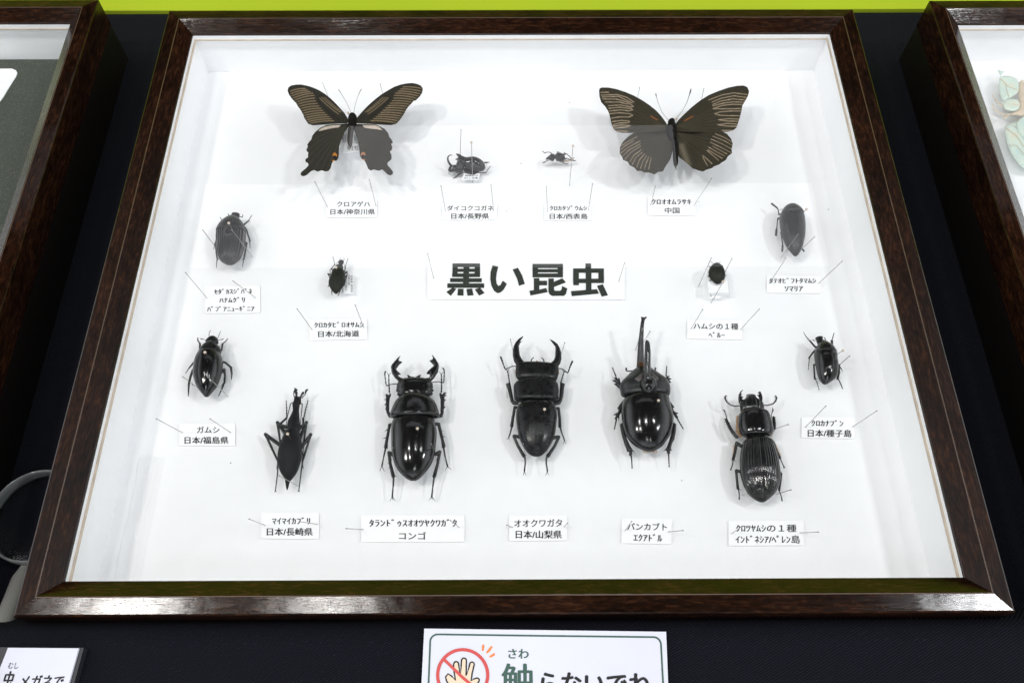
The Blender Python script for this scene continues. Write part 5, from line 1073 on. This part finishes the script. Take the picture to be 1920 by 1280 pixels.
def vert(tx, x0, x1, y0, y1):
    # column of writing turned a quarter: top of the letters faces right
    lettering('lettering', tx, [(x1, y0), (x1, y1), (x0, y1), (x0, y0)], -41.8, M['greyink'], dl)
vert('北海道 母衣村', 657.3, 661.6, 515, 548); vert('日高町山麓', 652.8, 656, 515, 534); vert('11.VII.2012', 647.5, 650.5, 520, 544); vert('採集者', 641, 644, 540, 549)

# ------------------------------------------------------------------ clear plastic packet pinned in the corner
P0, P1 = np.array([-229.0, -116.0]), np.array([-229.5, -190.0]); v = []; f = []; nn = 14; mm = 30
rr = random.Random(3)
for j in range(mm + 1):
    t = j / mm; c = P0 + (P1 - P0) * t
    for i in range(nn):
        a = math.pi * i / (nn - 1); w = 1 + .08 * math.sin(9 * t + i) + .05 * math.sin(23 * t)
        v.append((c[0] + 5.5 - 5.5 * math.cos(a) * w + 2, c[1], FLOOR + .4 + 4.5 * math.sin(a) * w * (.65 + .35 * math.cos(t * 7) ** 2)))
for j in range(mm):
    for i in range(nn - 1): f.append((j * nn + i, j * nn + i + 1, (j + 1) * nn + i + 1, (j + 1) * nn + i))
b0 = len(v)
for j in range(mm + 1):
    t = j / mm; c = P0 + (P1 - P0) * t; v += [(c[0] + 1, c[1], FLOOR + .25), (c[0] + 17, c[1], FLOOR + .25)]
for j in range(mm): f.append((b0 + 2 * j, b0 + 2 * j + 1, b0 + 2 * j + 3, b0 + 2 * j + 2))
pk = mesh('plastic_packet', v, f, M['plastic']); tag(pk, 'clear plastic packet pinned along the inner wall of the box', 'plastic packet')
pin((183, 902.6), (211.4, 922.5), 'upper steel pin holding the clear plastic packet', 'pins holding the plastic packet')
pin((166, 994), (190.8, 1005.7), 'lower steel pin holding the clear plastic packet', 'pins holding the plastic packet')

# ------------------------------------------------------------------ contents of the neighbouring boxes
m = MB(); m.box(-564 - 236.3, -564 + 236.3, 12 - 202.3, 12 + 202.2, FLOOR + .2, FLOOR + 1.6)
db = m.done('glitter_card', M['board_dark'], None, False); tag(db, 'dark grey green glitter card inside the neighbouring box', 'card')
BF = Fr(0, 40, 3.369, FLOOR + 2.0)
pts = [BF.w(*p) for p in [(-330, 250), (-150, 300), (0, 300), (75, 300), (100, 310), (109, 328), (100, 352), (80, 382), (50, 430), (20, 480), (0, 505), (-120, 620), (-330, 700)]]
m = MB(); m.prism(pts[::-1], np.array([0, 0, -.35])); m.done('white_shape', M['card'], db, False)
LF = Fr(1820, 100, 5.57, FLOOR + 9)
lb_ = insect('leaf_insect', LF, 560, 700, 'pale green leaf insect with broad leaf-shaped body', 'leaf insect')
pillow('leaf_lobe', M['leafgreen'], lb_, LF, [(305, 255), (370, 235), (440, 250), (500, 300), (500, 400), (440, 450), (380, 480), (340, 490), (305, 420), (295, 330)], 16, .8, 30, .6, 2)
pillow('leaf_lobe', M['leafgreen'], lb_, LF, [(345, 500), (420, 475), (500, 490), (515, 560), (470, 600), (400, 600), (350, 570)], 16, .8, 30, .8, 2)
pillow('leaf_lobe', M['leafgreen'], lb_, LF, [(280, 175), (350, 192), (330, 215), (315, 245)], 14, .6, 20, .6)
pillow('abdomen', M['leafgreen'], lb_, LF, [(372, 760), (470, 715), (560, 680), (700, 660), (840, 700), (860, 900), (820, 1120), (700, 1220), (557, 1200), (480, 1130), (420, 1030), (372, 900)], 22, 1.2, 50, 0, 2)
pillow('forewing', M['leafgreen'], lb_, LF, [(480, 740), (520, 680), (640, 620), (720, 720), (720, 880), (640, 950), (550, 880), (490, 810)], 18, .6, 30, 1.6, 2)
pillow('thorax', M['leaftan'], lb_, LF, [(500, 330), (560, 300), (700, 320), (720, 640), (560, 660), (480, 645), (360, 650), (350, 690), (440, 620), (510, 560)], 20, 1.4, 40, .2, 2)
leg(lb_, LF, [[(370, 560, 12), (335, 548, 9)], [(335, 548, 8), (262, 500, 7)], [(262, 500, 6), (226, 432, 4)]], (), 0, -2, 'leaftan'); leg(lb_, LF, [[(420, 640, 12), (350, 645, 9)], [(350, 645, 8), (245, 590, 7)], [(245, 590, 6), (224, 525, 4)]], (), 0, -2, 'leaftan')

mb = MB()
for ln in ([(310, 270, 4), (400, 350, 3.5), (490, 380, 3)], [(360, 300, 3), (380, 390, 3), (400, 460, 2)], [(350, 510, 3), (430, 540, 3), (505, 545, 3)], [(370, 780, 4), (480, 860, 4), (560, 980, 3)], [(400, 960, 3), (480, 960, 3), (560, 1060, 3)], [(430, 740, 3), (540, 830, 3)], [(500, 700, 3), (560, 780, 3), (620, 900, 3)]):
    limb(mb, LF, ln, 1.6)
mb.done('leaf_vein', M['leaftan'], lb_)
leg(lb_, LF, [[(480, 350, 10), (520, 300, 8)], [(520, 300, 8), (548, 285, 9)]], (), 0, -2, 'leaftan')

# ------------------------------------------------------------------ do-not-touch sign in front
ZS = LEDGE + 2.2
SQ = [(795.5, 1177.5), (1249, 1183.5), (1256, 1362), (786, 1362)]
sg = sheet('notice_sign', SQ, ZS, 1.2, M['sign'], 'white sign with a crossed-out hand and Japanese words not to touch', 'sign')
SF = Fr(780, 1170, 3.918, ZS + .15)
def flat(name, polys, mt, par, z):
    m = MB()
    for p in polys:
        w = [at(SF.ox + x / SF.s, SF.oy + y / SF.s, z) for x, y in p]
        if sum(a[0] * b[1] - b[0] * a[1] for a, b in zip(w, w[1:] + w[:1])) < 0: w = w[::-1]
        m.add(w, [tuple(range(len(w)))])
    return m.done(name, mt, par, False)
def stroke(P, w, closed=False):
    P = [np.array(p, float) for p in P]; n = len(P); L = []; R = []
    for i in range(n):
        a = P[(i - 1) % n] if closed or i > 0 else P[i]; c = P[(i + 1) % n] if closed or i < n - 1 else P[i]
        d = (c - a) / (np.linalg.norm(c - a) + 1e-9); k = np.array([-d[1], d[0]]) * w / 2; L.append(P[i] + k); R.append(P[i] - k)
    return [[L[i], L[(i + 1) % n], R[(i + 1) % n], R[i]] for i in range(n if closed else n - 1)]
def arc(cx, cy, rx, ry, a0, a1, n): return [(cx + rx * math.cos(math.radians(a0 + (a1 - a0) * i / n)), cy - ry * math.sin(math.radians(a0 + (a1 - a0) * i / n))) for i in range(n + 1)]
border = [(72, 690), (92, 440), (104, 135)] + arc(160, 128, 56, 56, 180, 90, 8) + [(950, 83)] + arc(1744, 150, 56, 58, 90, 0, 8)[0:] + [(1815, 430), (1826, 690)]
flat('border_line', stroke(border, 13), M['green_ink'], sg, ZS + .12)
flat('prohibition_ring', stroke(arc(343, 372, 184, 188, 0, 360, 48)[:-1], 24, True), M['red_ink'], sg, ZS + .20)
hand = [(268, 520), (262, 470), (225, 415), (218, 385), (235, 362), (258, 375), (290, 410)] + [(278, 330), (276, 295)] + arc(295, 290, 18, 18, 180, 20, 5) + [(325, 372)] + [(332, 300), (334, 265)] + arc(352, 264, 18, 18, 180, 0, 5) + [(368, 375)] + [(390, 310), (395, 290)] + arc(411, 292, 17, 17, 160, 0, 5) + [(412, 360), (405, 415), (425, 398)] + arc(448, 408, 17, 16, 140, -40, 5) + [(440, 455), (420, 500), (395, 535)]
flat('hand_fill', [hand], M['skin_ink'], sg, ZS + .12)
flat('hand_outline', stroke(hand, 11, True), M['ink'], sg, ZS + .15)
flat('prohibition_bar', stroke([(205, 255), (340, 386), (480, 505)], 22), M['red_ink'], sg, ZS + .22)
flat('spark', [[(488, 148), (500, 147), (503, 160), (497, 192), (484, 194), (484, 160)], [(553, 156), (564, 164), (545, 195), (522, 213), (514, 206), (535, 175)], [(575, 208), (582, 222), (560, 238), (540, 243), (537, 234), (555, 220)]], M['orange_ink'], sg, ZS + .12)
lettering('lettering', 'さわ', [(953.6, 1216), (990.6, 1216.3), (990.8, 1233.8), (953.4, 1233.5)], ZS + .12, M['green_ink'], sg, .03)
lettering('lettering', '触', [(941.5, 1243.5), (1000.6, 1244), (1001.5, 1306), (940, 1305)], ZS + .12, M['green_ink'], sg, .019)
lettering('lettering', 'らないでね', [(1015, 1260), (1219, 1262), (1221, 1306), (1013, 1305)], ZS + .12, M['ink'], sg, .034)

# ------------------------------------------------------------------ magnifier notice and magnifier
NQ = [(15, 1213.5), (147.5, 1214.5), (98, 1390), (-55, 1390)]
bk = sheet('notice_sign', NQ, LEDGE + 6, 1.2, M['sign'], 'small white sign with Japanese words about the magnifying glass', 'sign')
q = [(0, 1212.5), (157, 1213.5), (109, 1392), (-64, 1392)]
z = LEDGE + 4.75; p = [at(a[0], a[1], z) for a in q]
m = MB(); m.prism([p[3], p[2], p[1], p[0]], np.array([0, 0, -4.5])); m.done('backing_board', mat('navy_black_board', (.010, .011, .016), .5), bk, False)
ZT = LEDGE + 6.12; s_ = 11.294
def nq(x0, x1, y0, y1, sh=-.30):
    return [((x0 + sh * (y - 0)) / s_ if False else (x + sh * (y0 - y)) / s_, 1200 + y / s_) if False else (x / s_, 1200 + y / s_) for x, y in ((x0[0], y0), (x1[0], y0), (x1[1], y1), (x0[1], y1))]
lettering('lettering', 'むし', nq((195, 160), (410, 375), 465, 595), ZT, M['greyink'], bk, .01)
lettering('lettering', '虫', nq((115, 10), (345, 240), 655, 1010), ZT, M['ink'], bk, .035)
lettering('lettering', 'メガネで', nq((475, 385), (1385, 1290), 735, 1000), ZT, M['ink'], bk, .035)

ZM = TABLE + 6
mg = empty('magnifying_glass', (at(72, 969, ZM)[0], at(72, 969, ZM)[1], TABLE), 'magnifying glass with a grey rim lying between the boxes', 'magnifying glass')
c0 = at(72, 969, ZM); r0 = 28.0
prof_r = [(r0, -5.5), (r0 + .6, -2), (r0 + .4, 4), (r0 - .6, 5.2), (r0 - 1.0, 4.8), (r0 - 1.25, 2), (r0 - 1.3, -2), (r0 - 1.2, -5.5)]
v = []; f = []; ns = 72; np_ = len(prof_r)
for i in range(ns):
    a = 2 * math.pi * i / ns
    for (r, z) in prof_r: v.append(c0 + np.array([r * math.cos(a), r * math.sin(a), z]))
for i in range(ns):
    for k in range(np_): f.append((i * np_ + k, ((i + 1) % ns) * np_ + k, ((i + 1) % ns) * np_ + (k + 1) % np_, i * np_ + (k + 1) % np_))
mesh('rim', v, f, M['clear_rim'], mg)
v = [c0 + np.array([0, 0, 2.2])]; f = []
for j in range(1, 9):
    for i in range(ns):
        a = 2 * math.pi * i / ns; r = (r0 - 1.3) * j / 8; v.append(c0 + np.array([r * math.cos(a), r * math.sin(a), 2.2 - .7 * (j / 8) ** 2]))
for i in range(ns): f.append((0, 1 + i, 1 + (i + 1) % ns))
for j in range(7):
    for i in range(ns): f.append((1 + j * ns + i, 1 + (j + 1) * ns + i, 1 + (j + 1) * ns + (i + 1) % ns, 1 + j * ns + (i + 1) % ns))
mesh('lens', v, f, M['lens'], mg)
h0 = at(44, 1074, ZM - 1); h1 = at(-44, 1310, LEDGE + 14); m = MB()
m.tube([h0 + (h1 - h0) * t for t in (-.06, 0, .05, .3, .7, 1.0, 1.02)], [3.0, 4.2, 5.4, 5.6, 5.5, 5.2, 3.5], 20, flat=.85); m.done('handle', M['grey_plastic'], mg)
